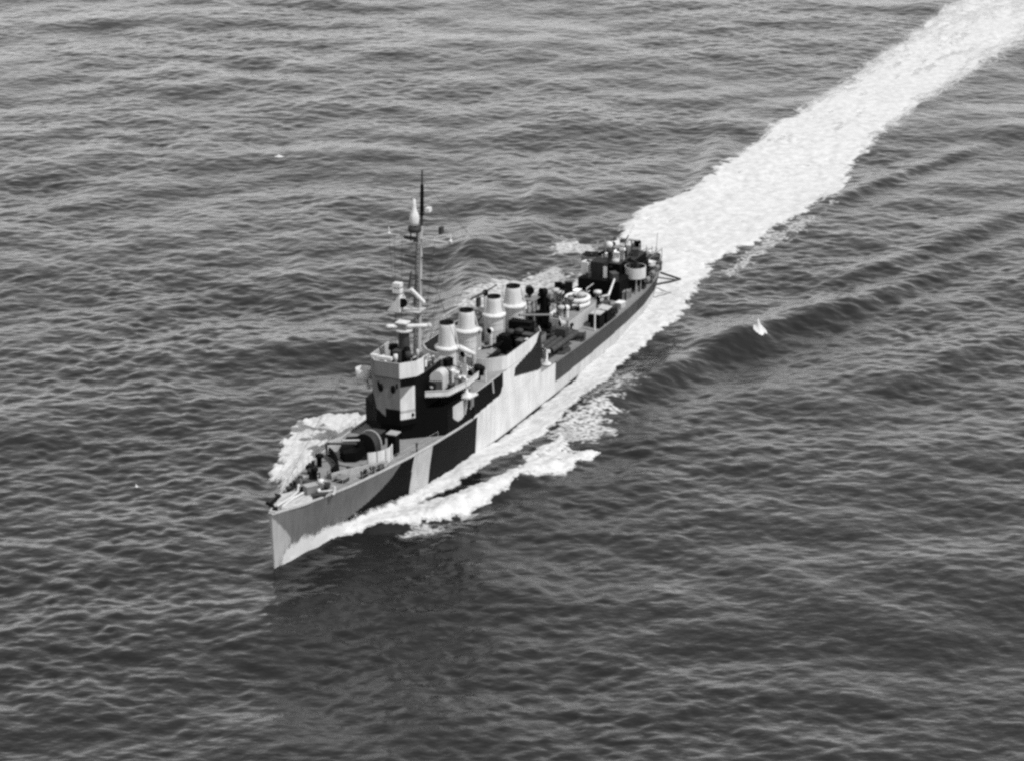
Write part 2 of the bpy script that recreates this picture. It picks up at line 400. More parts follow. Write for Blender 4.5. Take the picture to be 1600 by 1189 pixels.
# spray sheet climbing the bow on both sides
def bow_sheet(side):
    up = np.array([[.45,.35],[1.0,1.2],[2.3,2.75],[4.7,2.7],[8.4,2.2],[11.6,1.65],[16.7,.95],[20.9,.62],[24.2,.36],[28,.1]])
    lo = np.array([[.4,.05],[2.2,.75],[5.3,1.5],[8.4,2.3],[10.5,3.0],[13,4.0],[16,4.7],[20,5.4],[24,5.9],[28,5.6]])
    us = np.arange(.45, 28, .12); vs = np.linspace(0, 1, 26)
    U, Vv = np.meshgrid(us, vs, indexing='ij')
    zt = np.interp(U, up[:,0], up[:,1]); yo = np.interp(U, lo[:,0], lo[:,1])
    yi = half(U, zt) - .03
    n = fbm(U * 1.3, Vv * 4, 4); n2 = fbm(U * .5 + 30, Vv * 1.5, 3)
    rag = 1 + .35 * fbm(U * 1.2 + 5, Vv * 0 + 3, 4)
    zt = zt * rag
    yi = half(U, zt) + .02
    P = yi + (yo + .5 * n2 * Vv - yi) * Vv
    Z = zt * (1 - Vv) ** 1.5 + (-.25) * Vv + .45 * np.sin(np.pi * Vv) * (.5 + 1.5 * n) * np.clip(zt + .2, .2, 1)
    P = np.maximum(P, half(U, Z) + .02)
    wx = BX + U * SA + side * P * CA; wy = BY + U * CA - side * P * SA
    edge = 1 - sstep(.62, 1.0, Vv + .9 * n) 
    f = edge.reshape(U.shape)
    keep = ((f[:-1, :-1] + f[1:, 1:]) / 2 > .25).ravel()
    me, used = grid_mesh('bow_spray', np.column_stack([wx.ravel(), wy.ravel(), Z.ravel()]), *U.shape, keep)
    me.materials.append(SPRAY)
    cov = sstep(0, .55, Vv + .25 * n) * (1 - sstep(.7, 1.0, Vv)) * sstep(.3, 2.0, U) + .25 * sstep(8, 14, U)
    set_attr(me, 'cover', cov.ravel()[used])
    o = bpy.data.objects.new('bow_spray', me); C.objects.link(o)
    o['kind'] = 'stuff'; o['category'] = 'spray'
    o['label'] = 'white spray climbing the near side of the bow' if side > 0 else 'white spray climbing the far side of the bow'
bow_sheet(1); bow_sheet(-1)

# small breaking crests standing alone on the sea
def whitecap(x, y, rx, ry, h, label, seed):
    a = np.linspace(-1, 1, 17)
    U, Vv = np.meshgrid(a, a, indexing='ij')
    rr = np.sqrt(U * U + Vv * Vv) * (1 + .7 * fbm(U * 1.5 + seed, Vv * 1.5 + seed, 3))
    wx = x + U * rx; wy = y + Vv * ry
    sx, sy, sz = surf(wx.ravel(), wy.ravel())
    Z = sz.reshape(U.shape) + h * (.6 * np.clip(1 - rr, 0, 1) ** .7 + .7 * np.exp(-((U + .25) ** 2 + (Vv - .3) ** 2) / .06)) * np.clip(1.3 - rr, 0, 1) * (1 + 1.2 * fbm(U * 3 + seed, Vv * 3, 3)) + .03
    keep = ((rr[:-1, :-1] + rr[1:, 1:]) / 2 < .95).ravel()
    me, _ = grid_mesh('whitecap', np.column_stack([sx, sy, Z.ravel()]), 17, 17, keep)
    set_attr(me, 'cover', np.full(len(me.vertices), .95))
    me.materials.append(FOAM)
    o = bpy.data.objects.new('whitecap', me); C.objects.link(o)
    o['label'] = label; o['category'] = 'whitecap'
def wpos(X, P): return BX + X * SA + P * CA, BY + X * CA - P * SA
whitecap(*wpos(79.7, 18.1), .8, 1.0, .95, 'small white splash leaping from the crest of the long wave right of the ship', 3)
whitecap(*wpos(126.6, -66.7), .7, .35, .25, 'tiny white crest on the open sea at upper left', 8)
whitecap(*wpos(13.4, -21.9), .2, .25, .25, 'tiny white fleck on the dark sea at lower left', 12)

# ------------------------------------------------------------------ mesh builder in ship coordinates
WHITE, LIGHT, MID, DARK, BLACK, DECK = .54, .38, .16, .04, .003, .20

class MB:
    def __init__(s): s.v = []; s.f = []; s.p = []; s.sm = []
    def add(s, vs, fs, paint, smooth=False):
        b = len(s.v); s.v += [(float(a), float(-b_), float(c)) for a, b_, c in vs]
        s.p += list(paint) if hasattr(paint, '__len__') else [paint] * len(vs)
        s.f += [tuple(i + b for i in f) for f in fs]; s.sm += [smooth] * len(fs)
        return s
    def box(s, x0, x1, y0, y1, z0, z1, paint, yaw=0.0):
        cx, cy = (x0 + x1) / 2, (y0 + y1) / 2; ca, sa = math.cos(yaw), math.sin(yaw)
        vs = []
        for z in (z0, z1):
            for x, y in ((x0, y0), (x1, y0), (x1, y1), (x0, y1)):
                dx, dy = x - cx, y - cy
                vs.append((cx + dx * ca - dy * sa, cy + dx * sa + dy * ca, z))
        return s.add(vs, [(0,1,2,3),(4,5,6,7),(0,1,5,4),(1,2,6,5),(2,3,7,6),(3,0,4,7)], paint)
    def prism(s, poly, z0, z1, paint, top=None):
        n = len(poly)
        zf0 = z0 if callable(z0) else (lambda x, y: z0); zf1 = z1 if callable(z1) else (lambda x, y: z1)
        vs = [(x, y, zf0(x, y)) for x, y in poly] + [(x, y, zf1(x, y)) for x, y in poly]
        s.add(vs, [(i, (i + 1) % n, (i + 1) % n + n, i + n) for i in range(n)] + [tuple(range(n))], paint)
        return s.add(vs[n:], [tuple(range(n))], paint if top is None else top)
    def tube(s, p0, p1, r0, r1, paint, n=12, caps=True):
        a, b = Vector(p0), Vector(p1); d = (b - a).normalized()
        u = d.orthogonal().normalized(); w = d.cross(u)
        vs = []
        for c, r in ((a, r0), (b, r1)):
            for i in range(n):
                t = 2 * math.pi * i / n; q = c + r * (math.cos(t) * u + math.sin(t) * w); vs.append(tuple(q))
        s.add(vs, [(i, (i + 1) % n, (i + 1) % n + n, i + n) for i in range(n)], paint, True)
        if caps:
            s.add(vs[:n], [tuple(range(n))], paint); s.add(vs[n:], [tuple(range(n))], paint)
        return s
    def path(s, pts, r, paint, n=6):
        for a, b in zip(pts[:-1], pts[1:]): s.tube(a, b, r, r, paint, n)
        return s
    def lathe(s, cx, cy, prof, paint, n=28, a0=0.0, a1=2 * math.pi, tilt=0.0):
        full = abs(a1 - a0) > 6.2; m = n if full else n + 1
        vs = []; pp = []
        for k, (r, z) in enumerate(prof):
            for i in range(m):
                t = a0 + (a1 - a0) * i / n
                vs.append((cx + r * math.cos(t) + tilt * z, cy + r * math.sin(t), z))
                pp.append(paint[k] if hasattr(paint, '__len__') else paint)
        fs = []
        for k in range(len(prof) - 1):
            for i in range(n):
                j = (i + 1) % m
                fs.append((k * m + i, k * m + j, (k + 1) * m + j, (k + 1) * m + i))
        return s.add(vs, fs, pp, True)
    def ball(s, c, rx, ry, rz, paint, n=12, m=8):
        vs = []; fs = []
        for j in range(m + 1):
            ph = math.pi * j / m
            for i in range(n):
                t = 2 * math.pi * i / n
                vs.append((c[0] + rx * math.sin(ph) * math.cos(t), c[1] + ry * math.sin(ph) * math.sin(t), c[2] + rz * math.cos(ph)))
        for j in range(m):
            for i in range(n):
                fs.append((j * n + i, j * n + (i + 1) % n, (j + 1) * n + (i + 1) % n, (j + 1) * n + i))
        return s.add(vs, fs, paint, True)
    def torus(s, c, rx, ry, r, paint, n=32, m=10, squash=1.0):
        vs = []; fs = []
        for i in range(n):
            t = 2 * math.pi * i / n
            for j in range(m):
                p = 2 * math.pi * j / m
                vs.append((c[0] + (rx + r * math.cos(p)) * math.cos(t), c[1] + (ry + r * math.cos(p)) * math.sin(t), c[2] + r * squash * math.sin(p)))
        for i in range(n):
            for j in range(m):
                fs.append((i * m + j, ((i + 1) % n) * m + j, ((i + 1) % n) * m + (j + 1) % m, i * m + (j + 1) % m))
        return s.add(vs, fs, paint, True)
    def wall(s, pts, z0, z1, paintf, res=.11, closed=False, smooth=False):
        """vertical wall along a plan line, finely gridded so that painted camouflage keeps crisp edges"""
        P = list(pts) + ([pts[0]] if closed else [])
        dist = 0
        for (xa, ya), (xb, yb) in zip(P[:-1], P[1:]):
            L = math.hypot(xb - xa, yb - ya); n = max(1, int(L / res))
            za0, zb0 = (z0(xa), z0(xb)) if callable(z0) else (z0, z0)
            za1, zb1 = (z1(xa), z1(xb)) if callable(z1) else (z1, z1)
            m = max(1, int((max(za1 - za0, zb1 - zb0)) / res))
            vs = []; pp = []
            for i in range(n + 1):
                t = i / n; x, y = xa + (xb - xa) * t, ya + (yb - ya) * t
                l0, l1 = za0 + (zb0 - za0) * t, za1 + (zb1 - za1) * t
                for j in range(m + 1):
                    z = l0 + (l1 - l0) * j / m; vs.append((x, y, z)); pp.append(paintf(x, y, z, dist + L * t) if callable(paintf) else paintf)
            s.add(vs, [(i * (m + 1) + j, (i + 1) * (m + 1) + j, (i + 1) * (m + 1) + j + 1, i * (m + 1) + j + 1) for i in range(n) for j in range(m)], pp, smooth)
            dist += L
        return s
    def build(s, name, parent, label=None, kind=None):
        me = bpy.data.meshes.new(name)
        me.from_pydata(s.v, [], s.f)
        me.polygons.foreach_set('use_smooth', s.sm)
        set_attr(me, 'paint', s.p)
        me.materials.append(PAINT)
        o = bpy.data.objects.new(name, me); C.objects.link(o)
        if parent: o.parent = parent
        if label: o['label'] = label
        if kind: o['kind'] = kind
        return o

def inpoly(x, y, poly):
    r = False; n = len(poly)
    for i in range(n):
        (ax_, ay_), (bx_, by_) = poly[i], poly[(i + 1) % n]
        if (ay_ > y) != (by_ > y) and x < (bx_ - ax_) * (y - ay_) / (by_ - ay_) + ax_: r = not r
    return r
SHIP_M = Matrix(((SA, -CA, 0, BX), (CA, SA, 0, BY), (0, 0, 1, 0), (0, 0, 0, 1)))   # local x = aft, local y = starboard
def place(o):
    o.matrix_world = SHIP_M
    return o
def empty(name, loc=(0, 0, 0)):
    o = bpy.data.objects.new(name, None); C.objects.link(o); o.empty_display_size = .5
    return o

ship = empty('destroyer')
place(ship)
ship['label'] = 'four-funnelled destroyer in black, grey and white dazzle camouflage steaming toward the lower left'
ship['category'] = 'warship'

# ------------------------------------------------------------------ hull with its dazzle paint
def hull_paint(x, z, side):
    if side < 0:      # far side, same idea with other shapes
        if x < 3: return LIGHT
        return (MID, BLACK, WHITE, DARK, LIGHT)[int((x * .09 + z * .35) % 5)]
    if z < -.15 and x > 2: return BLACK if x > 4 else LIGHT
    if inpoly(x, z, [(-1, 6), (.25, 5.0), (1.93, 3.04), (2.4, 2.3), (1.6, .5), (1.2, -3), (-1, -3)]): return LIGHT * .85
    if inpoly(x, z, [(20.75, 6), (20.79, 2.7), (20.85, -3), (24.35, -3), (24.25, 2.3), (24.3, 6)]): return LIGHT * 1.1
    if inpoly(x, z, [(18.9, 5.2), (18.3, 4.45), (17.02, 3.38), (15.4, 2.69), (13.42, 2.06), (11.61, 1.65), (8, .9), (5, -.2), (34, -.2), (34.1, 6), (18.9, 6)]): return BLACK if x < 22 else BLACK * 2.2
    if x < 20: return MID * .82
    if x < 53.7: return WHITE
    if z < 1.22: return LIGHT * 1.15
    return DARK * 1.25 if x < 79 else DARK * .9
hm = MB()
xs = np.concatenate([np.arange(0, 56, .11), np.arange(56, 95.8, .3), [95.8]])
vz_ = np.linspace(0, 1, 52)
for side in (1, -1):
    vs = []; pp = []
    for x in xs:
        d = dz(x)
        for t in vz_:
            z = -2.2 + (d + 2.2) * t
            rake = -.45 * (1 - x / 4) * (z / 5.5) if x < 4 else 0        # stem leans forward towards the top
            vs.append((x + .35 * (1 - x / 4) + rake if x < 4 else x, side * float(half(x, z)), z)); pp.append(hull_paint(x, z, side))
    m = len(vz_)
    hm.add(vs, [(i * m + j, (i + 1) * m + j, (i + 1) * m + j + 1, i * m + j + 1) for i in range(len(xs) - 1) for j in range(m - 1)], pp, True)
st = [(.35 - .45 * (z_ / 5.5), sgn * float(half(0, z_)), z_) for z_ in np.linspace(-2.2, 5.5, 12) for sgn in (-1, 1)]
hm.add(st, [(2 * i, 2 * i + 1, 2 * i + 3, 2 * i + 2) for i in range(11)], LIGHT * .85)
hull = hm.build('hull', ship, 'hull painted in black, grey and white dazzle shapes')

def deck_pt(x, y, up=0.0):
    return (x, y, dz(x) - .06 + .10 * (1 - (y / max(hbeam(x), .2)) ** 2) + up)
dm = MB(); vs = []; xd = np.linspace(-.05, 95.7, 160)
for x in xd:
    b = hbeam(max(x, 0)) - .02
    for t in np.linspace(-1, 1, 9): vs.append(deck_pt(x, b * t))
dm.add(vs, [(i * 9 + j, (i + 1) * 9 + j, (i + 1) * 9 + j + 1, i * 9 + j + 1) for i in range(len(xd) - 1) for j in range(8)], DECK, True)
deck = dm.build('deck', ship, 'grey weather deck')
for sgn in (1, -1):
    gm = MB()
    xg = list(np.arange(-.1, 33, .6))
    for a, b in zip(xg[:-1], xg[1:]):
        p = [(x, sgn * (hbeam(max(x, 0)) + e), dz(x) + h) for x in (a, b) for e, h in ((-.12, -.02), (.05, -.02), (.05, .13), (-.12, .13))]
        gm.add(p, [(0,1,5,4),(1,2,6,5),(2,3,7,6),(3,0,4,7)], LIGHT)
    gm.build('gunwale', ship); gm = MB()
    xg = list(np.arange(53.8, 95.4, .8))
    for a, b in zip(xg[:-1], xg[1:]):
        p = [(x, sgn * (hbeam(x) + e), dz(x) + h) for x in (a, b) for e, h in ((-.1, -.02), (.04, -.02), (.04, .1), (-.1, .1))]
        gm.add(p, [(0,1,5,4),(1,2,6,5),(2,3,7,6),(3,0,4,7)], MID)
    gm.build('gunwale', ship)
# lifelines
for sgn in (1, -1):
    rm = MB()
    for xa, xb in ((7.5, 26.5), (84.0, 94.5)):
        xg = np.arange(xa, xb, 1.5)
        top = [(x, sgn * (hbeam(x) - .12), dz(x)) for x in xg]
        for q in top: rm.tube(q, (q[0], q[1], q[2] + 1.0), .02, .02, LIGHT, 4, False)
        for h in (.5, 1.0): rm.path([(q[0], q[1], q[2] + h) for q in top], .012, LIGHT, 4)
    rm.build('guard_rail', ship, None, 'stuff')

# ------------------------------------------------------------------ forecastle
def z5(x): return dz(x) + .02
def bollard(x, y, paint=BLACK):
    m = MB()
    m.box(x - .55, x + .55, y - .2, y + .2, z5(x), z5(x) + .1, paint)
    for d in (-.32, .32):
        m.lathe(x + d, y, [(.14, z5(x) + .08), (.14, z5(x) + .5), (.19, z5(x) + .52), (.19, z5(x) + .6), (0, z5(x) + .62)], paint, 12)
    m.build('bollard', ship)
for x, y in ((7.2, 1.6), (7.2, -1.6), (13.0, 2.7), (13.0, -2.7), (71.5, 4.0), (86.5, 2.7), (90.5, 1.9), (90.5, -1.9)): bollard(x, y, DARK * .5)
# bullnose and jackstaff
m = MB(); m.box(.1, .75, -.28, .28, 5.45, 5.62, LIGHT); m.tube((.3, -.3, 5.7), (.3, .3, 5.7), .1, .1, LIGHT, 8); m.box(.5, 1.1, -.12, .12, 5.45, 5.85, BLACK); m.build('bow_chock', ship)
# anchor beds with anchors
for sgn in (1, -1):
    m = MB()
    pts = [(1.5, .25), (2.0, .98), (3.6, 1.55), (4.6, 1.75), (6.5, .75), (5.7, .3), (3.9, .12)]
    m.prism([(x, sgn * y) for x, y in pts], lambda x, y: dz(x) - .02, lambda x, y: dz(x) + .18, LIGHT * 1.05)
    m.path([(1.6, sgn * .25, 5.66), (3.9, sgn * .12, 5.62), (5.7, sgn * .3, 5.58), (7.6, sgn * 1.2, 5.4)], .12, LIGHT * 1.2, 8)
    bed = m.build('anchor_bed', ship)
    m = MB()
    p = LIGHT if sgn > 0 else BLACK
    if sgn > 0:
        m.tube((6.4, 1.5, 5.6), (7.7, 2.45, 5.42), .1, .1, p, 8)
        m.path([(7.0, 2.65, 5.3), (7.55, 2.5, 5.5), (8.1, 2.2, 5.55)], .14, p, 8)
        m.tube((7.0, 2.65, 5.3), (6.6, 2.45, 5.55), .13, .03, p, 8); m.tube((8.1, 2.2, 5.55), (7.8, 1.9, 5.75), .13, .03, p, 8)
        m.ball((6.4, 1.5, 5.68), .2, .2, .2, WHITE, 10, 6)
    else:
        m.tube((1.9, -1.0, 5.62), (4.3, -1.45, 5.5), .2, .2, p, 8)
        m.path([(1.5, -.55, 5.6), (1.8, -1.0, 5.62), (2.1, -1.5, 5.6)], .17, p, 8)
        m.tube((4.3, -1.45, 5.5), (4.5, -1.95, 5.5), .12, .1, p, 8)
    m.build('anchor', ship)
# chains
for sgn in (1, -1):
    m = MB()
    for k in range(20):
        x = 3.2 + k * .3; y = sgn * (.75 - .012 * k); z = z5(x) + .12
        m.torus((x, y, z), .17, .1, .045, DARK, 10, 5)
    m.build('anchor_chain', ship)
# windlass, capstan, hatch, ventilators
m = MB(); x = 9.3
m.lathe(x, -.45, [(.42, z5(x)), (.42, z5(x) + .15), (.26, z5(x) + .3), (.24, z5(x) + 1.1), (.34, z5(x) + 1.25), (.34, z5(x) + 1.5), (0, z5(x) + 1.55)], BLACK, 16); m.build('capstan', ship)
m = MB(); m.tube((8.2, -.1, z5(8) + .45), (8.2, 1.6, z5(8) + .45), .3, .3, DARK, 12); m.box(7.9, 8.6, .3, 1.2, z5(8), z5(8) + .7, LIGHT); m.lathe(8.2, .75, [(.28, z5(8) + .7), (.28, z5(8) + .9), (0, z5(8) + .95)], WHITE, 10); m.build('windlass', ship)
def hatch(x, y, lx, ly, h, paint, top=None):
    m = MB(); m.box(x - lx, x + lx, y - ly, y + ly, z5(x), z5(x) + h, paint); m.box(x - lx - .06, x + lx + .06, y - ly - .06, y + ly + .06, z5(x) + h, z5(x) + h + .08, paint if top is None else top)
    for d in (-.6, .6): m.tube((x + d * lx, y - ly - .07, z5(x) + h + .04), (x + d * lx, y - ly + .2, z5(x) + h + .12), .05, .05, paint, 6)
    m.build('hatch', ship)
hatch(10.9, 1.5, .55, .5, .4, DARK, MID); hatch(7.0, -.2, .3, .3, .35, BLACK)
def mushroom(x, y, h, r, paint):
    m = MB(); m.lathe(x, y, [(r * .6, z5(x)), (r * .6, z5(x) + h * .7), (r, z5(x) + h * .72), (r * .9, z5(x) + h * .9), (0, z5(x) + h)], paint, 14); m.build('ventilator', ship)
mushroom(11.5, -2.1, .9, .42, BLACK); mushroom(13.8, -2.3, 1.3, .4, BLACK); mushroom(6.0, -1.4, .6, .3, DARK); mushroom(14.2, 3.0, .7, .33, DARK)
# breakwater: a bowed plate across the deck in front of the gun
for sgn, pa in ((-1, BLACK), (1, LIGHT)):  # shade painted black into the far leg, sunlight pale into the near
    m = MB(); bw_ = [(10.9, .45), (11.7, .4), (12.6, .2), (13.6, -.2), (14.6, -.85), (15.5, -1.6), (16.3, -2.4), (17.1, -3.3)] if sgn < 0 else [(10.9, .5), (12.4, 1.2), (14.0, 2.1), (15.6, 2.9), (16.6, 3.4)]
    for (xa, ya), (xb, yb) in zip(bw_[:-1], bw_[1:]):
        za, zb = z5(xa), z5(xb); h = 1.15 if sgn < 0 else .7
        m.add([(xa, ya, za), (xb, yb, zb), (xb - .2, yb, zb + h), (xa - .2, ya, za + h), (xa + .2, ya, za), (xb + .2, yb, zb), (xb - .08, yb, zb + h), (xa - .08, ya, za + h)],
              [(0,1,2,3),(4,5,6,7),(3,2,6,7)], pa)
    m.build('breakwater', ship)

# ------------------------------------------------------------------ bow gun with its splinter shields
GX_, GP_, GZ_ = 17.6, .1, dz(17.6)
gun = MB()
gun.lathe(GX_, GP_, [(1.0, GZ_), (.95, GZ_ + .25), (.55, GZ_ + .45), (.5, GZ_ + 1.25), (0, GZ_ + 1.3)], BLACK, 18)
gun.box(GX_ - .5, GX_ + .7, GP_ - .38, GP_ + .38, GZ_ + 1.2, GZ_ + 1.85, BLACK, .45)
gm_ = gun.build('bow_gun', ship, 'dark gun on the forecastle inside its splinter shields')
b = MB(); b.tube((GX_ - .3, GP_ - .1, GZ_ + 1.6), (GX_ - 3.2, GP_ - 1.7, GZ_ + 2.35), .16, .1, DARK, 12); b.tube((GX_ - 3.1, GP_ - 1.65, GZ_ + 2.33), (GX_ - 3.3, GP_ - 1.76, GZ_ + 2.38), .14, .14, DARK, 10); b.build('barrel', gm_)
b = MB(); b.tube((GX_ - .2, GP_ - .05, GZ_ + 1.9), (GX_ - 1.9, GP_ - 1.0, GZ_ + 2.3), .1, .1, LIGHT * .8, 10); b.build('recoil_cylinder', gm_)
# rounded gun shield
b = MB(); vs = []
for i in range(13):
    t = math.pi * i / 12
    for e in (0, .09):
        # arch seen from ahead: up and over, leaning back
        w, h = 1.25 * math.cos(t), 1.75 * math.sin(t) ** .8
        vs.append((GX_ - .15 + e + .18 * h, GP_ + .35 + w, GZ_ + .7 + h)); vs.append((GX_ + 1.25 + e * 0 + .1 * h, GP_ + .35 + w * (.96 - e), GZ_ + .7 + h * (.97 - e)))
n_ = 13
fs = []
for i in range(12):
    a = i * 4; b2 = (i + 1) * 4
    fs += [(a, b2, b2 + 1, a + 1), (a + 2, b2 + 2, b2 + 3, a + 3), (a + 1, b2 + 1, b2 + 3, a + 3)]
b.add(vs, fs, DARK * .9, True)
b.add([vs[i * 4] for i in range(13)], [tuple(range(13))], BLACK)
rim = [vs[i * 4 + 1] for i in range(13)]
b.path(rim, .09, LIGHT * .75, 6)
b.build('gun_shield', gm_)
# splinter shield: separate upright plates round the gun
R_S = 3.05
segs = [(-62, -40), (-38, -16)] + [(18, 38), (40, 60), (62, 84), (86, 108)]
for a0, a1 in ((40, 56), (58, 76), (78, 96), (98, 112)):
    m = MB(); q = []
    for t in np.linspace(R(a0), R(a1), 6):
        for r in (R_S, R_S - .07):
            x, y = GX_ - r * math.cos(t), GP_ + r * math.sin(t) * .98
            q += [(x, y, dz(x) + .12), (x, y, dz(x) + 1.55)]
    fs = []
    for i in range(5):
        a = i * 4; fs += [(a, a + 4, a + 5, a + 1), (a + 2, a + 6, a + 7, a + 3), (a + 1, a + 5, a + 7, a + 3)]
    m.add(q, fs, WHITE); m.box(q[0][0] - .05, q[0][0] + .05, q[0][1] - .05, q[0][1] + .05, q[0][2] - .1, q[1][2], LIGHT); m.build('splinter_plate', ship, 'white upright splinter plate on the near side of the bow gun')
m = MB(); m.prism([(15.5, -.55), (16.0, .35), (17.4, .6), (19.2, -.9), (18.7, -1.9), (16.5, -1.55)], dz(17), lambda x, y: dz(17) + 1.1 + .12 * (x - 15.5), BLACK); m.build('gun_house', gm_)
m = MB(); m.prism([(16.1, -2.55), (17.95, -1.95), (18.0, -2.03), (16.1, -2.65)], dz(17) + .5, dz(17) + 1.75, LIGHT * 1.1); m.tube((16.9, -2.35, dz(17)), (16.9, -2.35, dz(17) + .6), .08, .08, MID, 6); m.build('splinter_plate', ship, 'pale splinter plate standing beyond the bow gun')
m = MB(); m.prism([(GX_ + 2.95 * math.cos(t), GP_ + 2.95 * math.sin(t)) for t in np.linspace(0, 2 * math.pi, 25)[:-1]], lambda x, y: dz(x) + .02, lambda x, y: dz(x) + .14, DARK, DECK); m.build('gun_platform', ship)
# ready lockers and post between the gun and the bridge
m = MB(); m.box(19.6, 20.5, 1.9, 2.75, z5(20), z5(20) + 2.1, BLACK); m.box(19.5, 20.6, 1.8, 2.85, z5(20) + 2.1, z5(20) + 2.2, LIGHT * .8); m.build('ready_locker', ship)
m = MB(); m.box(21.2, 22.4, -.9, .3, z5(21), z5(21) + 1.3, BLACK); m.box(21.15, 22.45, -.95, .35, z5(21) + 1.3, z5(21) + 1.38, DARK); m.build('ready_locker', ship)
m = MB(); m.tube((21.6, 4.0, z5(21.6)), (21.6, 4.0, z5(21.6) + .8), .09, .09, DARK, 8); m.ball((21.6, 4.0, z5(21.6) + .85), .16, .16, .14, DARK, 8, 6); m.build('fairlead', ship)
m = MB(); m.box(15.0, 15.7, 3.1, 3.5, z5(15), z5(15) + .5, DARK); m.build('chock', ship)

# ------------------------------------------------------------------ bridge
def mirror(h): return h + [(x, -y) for x, y in h[::-1]]
DH_F = [(24.3, 1.1), (27.7, 4.4), (33.2, 4.58)]
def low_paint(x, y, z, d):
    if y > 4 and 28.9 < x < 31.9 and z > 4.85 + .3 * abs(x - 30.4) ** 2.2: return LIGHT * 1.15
    return BLACK  # black camouflage together with shade painted in under the wing platform
lower = MB()
fr = mirror([(33.2, 4.58), (27.7, 4.4), (24.3, 1.1)])
fr = [(33.2, 4.58), (27.7, 4.4), (24.3, 1.1), (24.3, -1.1), (27.7, -4.4), (33.2, -4.58)]
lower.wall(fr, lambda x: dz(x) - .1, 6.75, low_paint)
lower.prism(fr, 6.72, 6.78, BLACK)  # roof black includes painted shade of the wing platform
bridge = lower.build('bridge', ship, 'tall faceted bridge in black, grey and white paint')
T = [(30.6, 2.35), (24.95, 2.25), (23.75, 1.25), (23.75, -1.25), (24.95, -2.25), (30.6, -2.35)]
def tower_paint(x, y, z, d):
    if y > 1.24 and x < 25.0 and abs(x - 23.75) + abs(y - 1.25) > .02:           # near front facet
        if z > 9.85: return BLACK
        if z < 6.55: return BLACK
        if z > 8.6 + 1.2 * (x - 23.75): return MID
        return WHITE if not (7.2 < z < 7.5) else LIGHT * .8
    if y > 2.2: return BLACK
    if abs(y) <= 1.26 and x < 23.8:                     # front: its shade is put into the darker grey
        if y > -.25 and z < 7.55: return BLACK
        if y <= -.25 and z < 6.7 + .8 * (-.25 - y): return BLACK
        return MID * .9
    if y < -1.2 and x < 25.0:  # far front facet, shade likewise put into the grey
        return BLACK if z < 7.6 + 1.3 * (-y - 1.25) else MID
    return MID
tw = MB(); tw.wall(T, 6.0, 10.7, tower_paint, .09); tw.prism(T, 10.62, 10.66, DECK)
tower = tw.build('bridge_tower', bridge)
U = [(26.5, 2.62), (25.0, 2.45), (23.62, 1.32), (23.62, -1.32), (25.0, -2.45), (29.2, -2.55)]  # the near side stops at the lamp
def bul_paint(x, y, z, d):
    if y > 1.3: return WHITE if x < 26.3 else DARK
    return MID  # front and far side carry their shade as darker grey
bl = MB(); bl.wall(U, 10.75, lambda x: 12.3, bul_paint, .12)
Ui = [(x + .09 if x < 25 else x, y * .965) for x, y in U]
bl.wall(Ui, 10.75, 12.3, LIGHT, .5)
for (a, b_), (c, d) in zip(zip(U[:-1], U[1:]), zip(Ui[:-1], Ui[1:])):
    bl.add([(a[0], a[1], 12.3), (b_[0], b_[1], 12.3), (d[0], d[1], 12.3), (c[0], c[1], 12.3)], [(0, 1, 2, 3)], LIGHT * 1.2)
bl.prism([(29.2, 2.55)] + U, 10.70, 10.78, DARK)
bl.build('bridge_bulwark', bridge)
# pilot house windows: dark panes with frames on the front and near facet
def wquad(p, q, z0, z1, paint, out, name, par):
    dx, dy = q[0] - p[0], q[1] - p[1]; L = math.hypot(dx, dy); nx_, ny_ = -dy / L * out, dx / L * out
    m = MB()
    m.add([(p[0] + nx_, p[1] + ny_, z0), (q[0] + nx_, q[1] + ny_, z0), (q[0] + nx_, q[1] + ny_, z1), (p[0] + nx_, p[1] + ny_, z1),
           (p[0], p[1], z0), (q[0], q[1], z0), (q[0], q[1], z1), (p[0], p[1], z1)], [(0,1,2,3),(0,1,5,4),(1,2,6,5),(2,3,7,6),(3,0,4,7)], paint)
    return m.build(name, par)
for y in (-.75, .55):
    m = MB(); m.ball((23.72, y, 9.6), .08, .26, .42, BLACK, 14, 10); m.build('window', bridge)
for y in (-1.0, .95): wquad((23.75, y - .09), (23.75, y + .09), 9.7, 10.2, BLACK, .03, 'window', bridge)
wquad((24.05, 1.5), (24.75, 2.08), 7.15, 7.28, DARK, -.04, 'rail_bar', bridge)
# door marking on near facet
m = MB(); m.ball((24.75, 2.12, 6.95), .12, .16, .2, BLACK, 10, 6); m.build('porthole', bridge)
# near side wing platform
WP = [(26.9, 2.4), (28.15, 4.35), (31.6, 4.9), (34.2, 4.75), (34.2, 2.3)]
m = MB(); m.prism(WP, 7.95, 8.05, DARK, DECK)
m.wall(WP[:4], 8.0, lambda x: 8.62, lambda x, y, z, d: WHITE if z < 8.5 else LIGHT, .2)
m.wall([(x + .05, y - .07) for x, y in WP[:4]], 8.0, lambda x: 8.62, LIGHT * .7, .4)
m.path([(x, y, 8.62) for x, y in WP[:4]], .06, LIGHT, 6)
m.build('wing_platform', bridge, 'light grey wing platform on the near side of the bridge')
WPs = [(x, -y) for x, y in WP]
m = MB(); m.prism(WPs, 7.95, 8.05, DARK, DECK); m.wall(WPs[:4], 8.0, 8.62, LIGHT, .4); m.wall([(x + .05, y + .07) for x, y in WPs[:4]], 8.0, 8.62, LIGHT, .4); m.build('wing_platform', bridge)
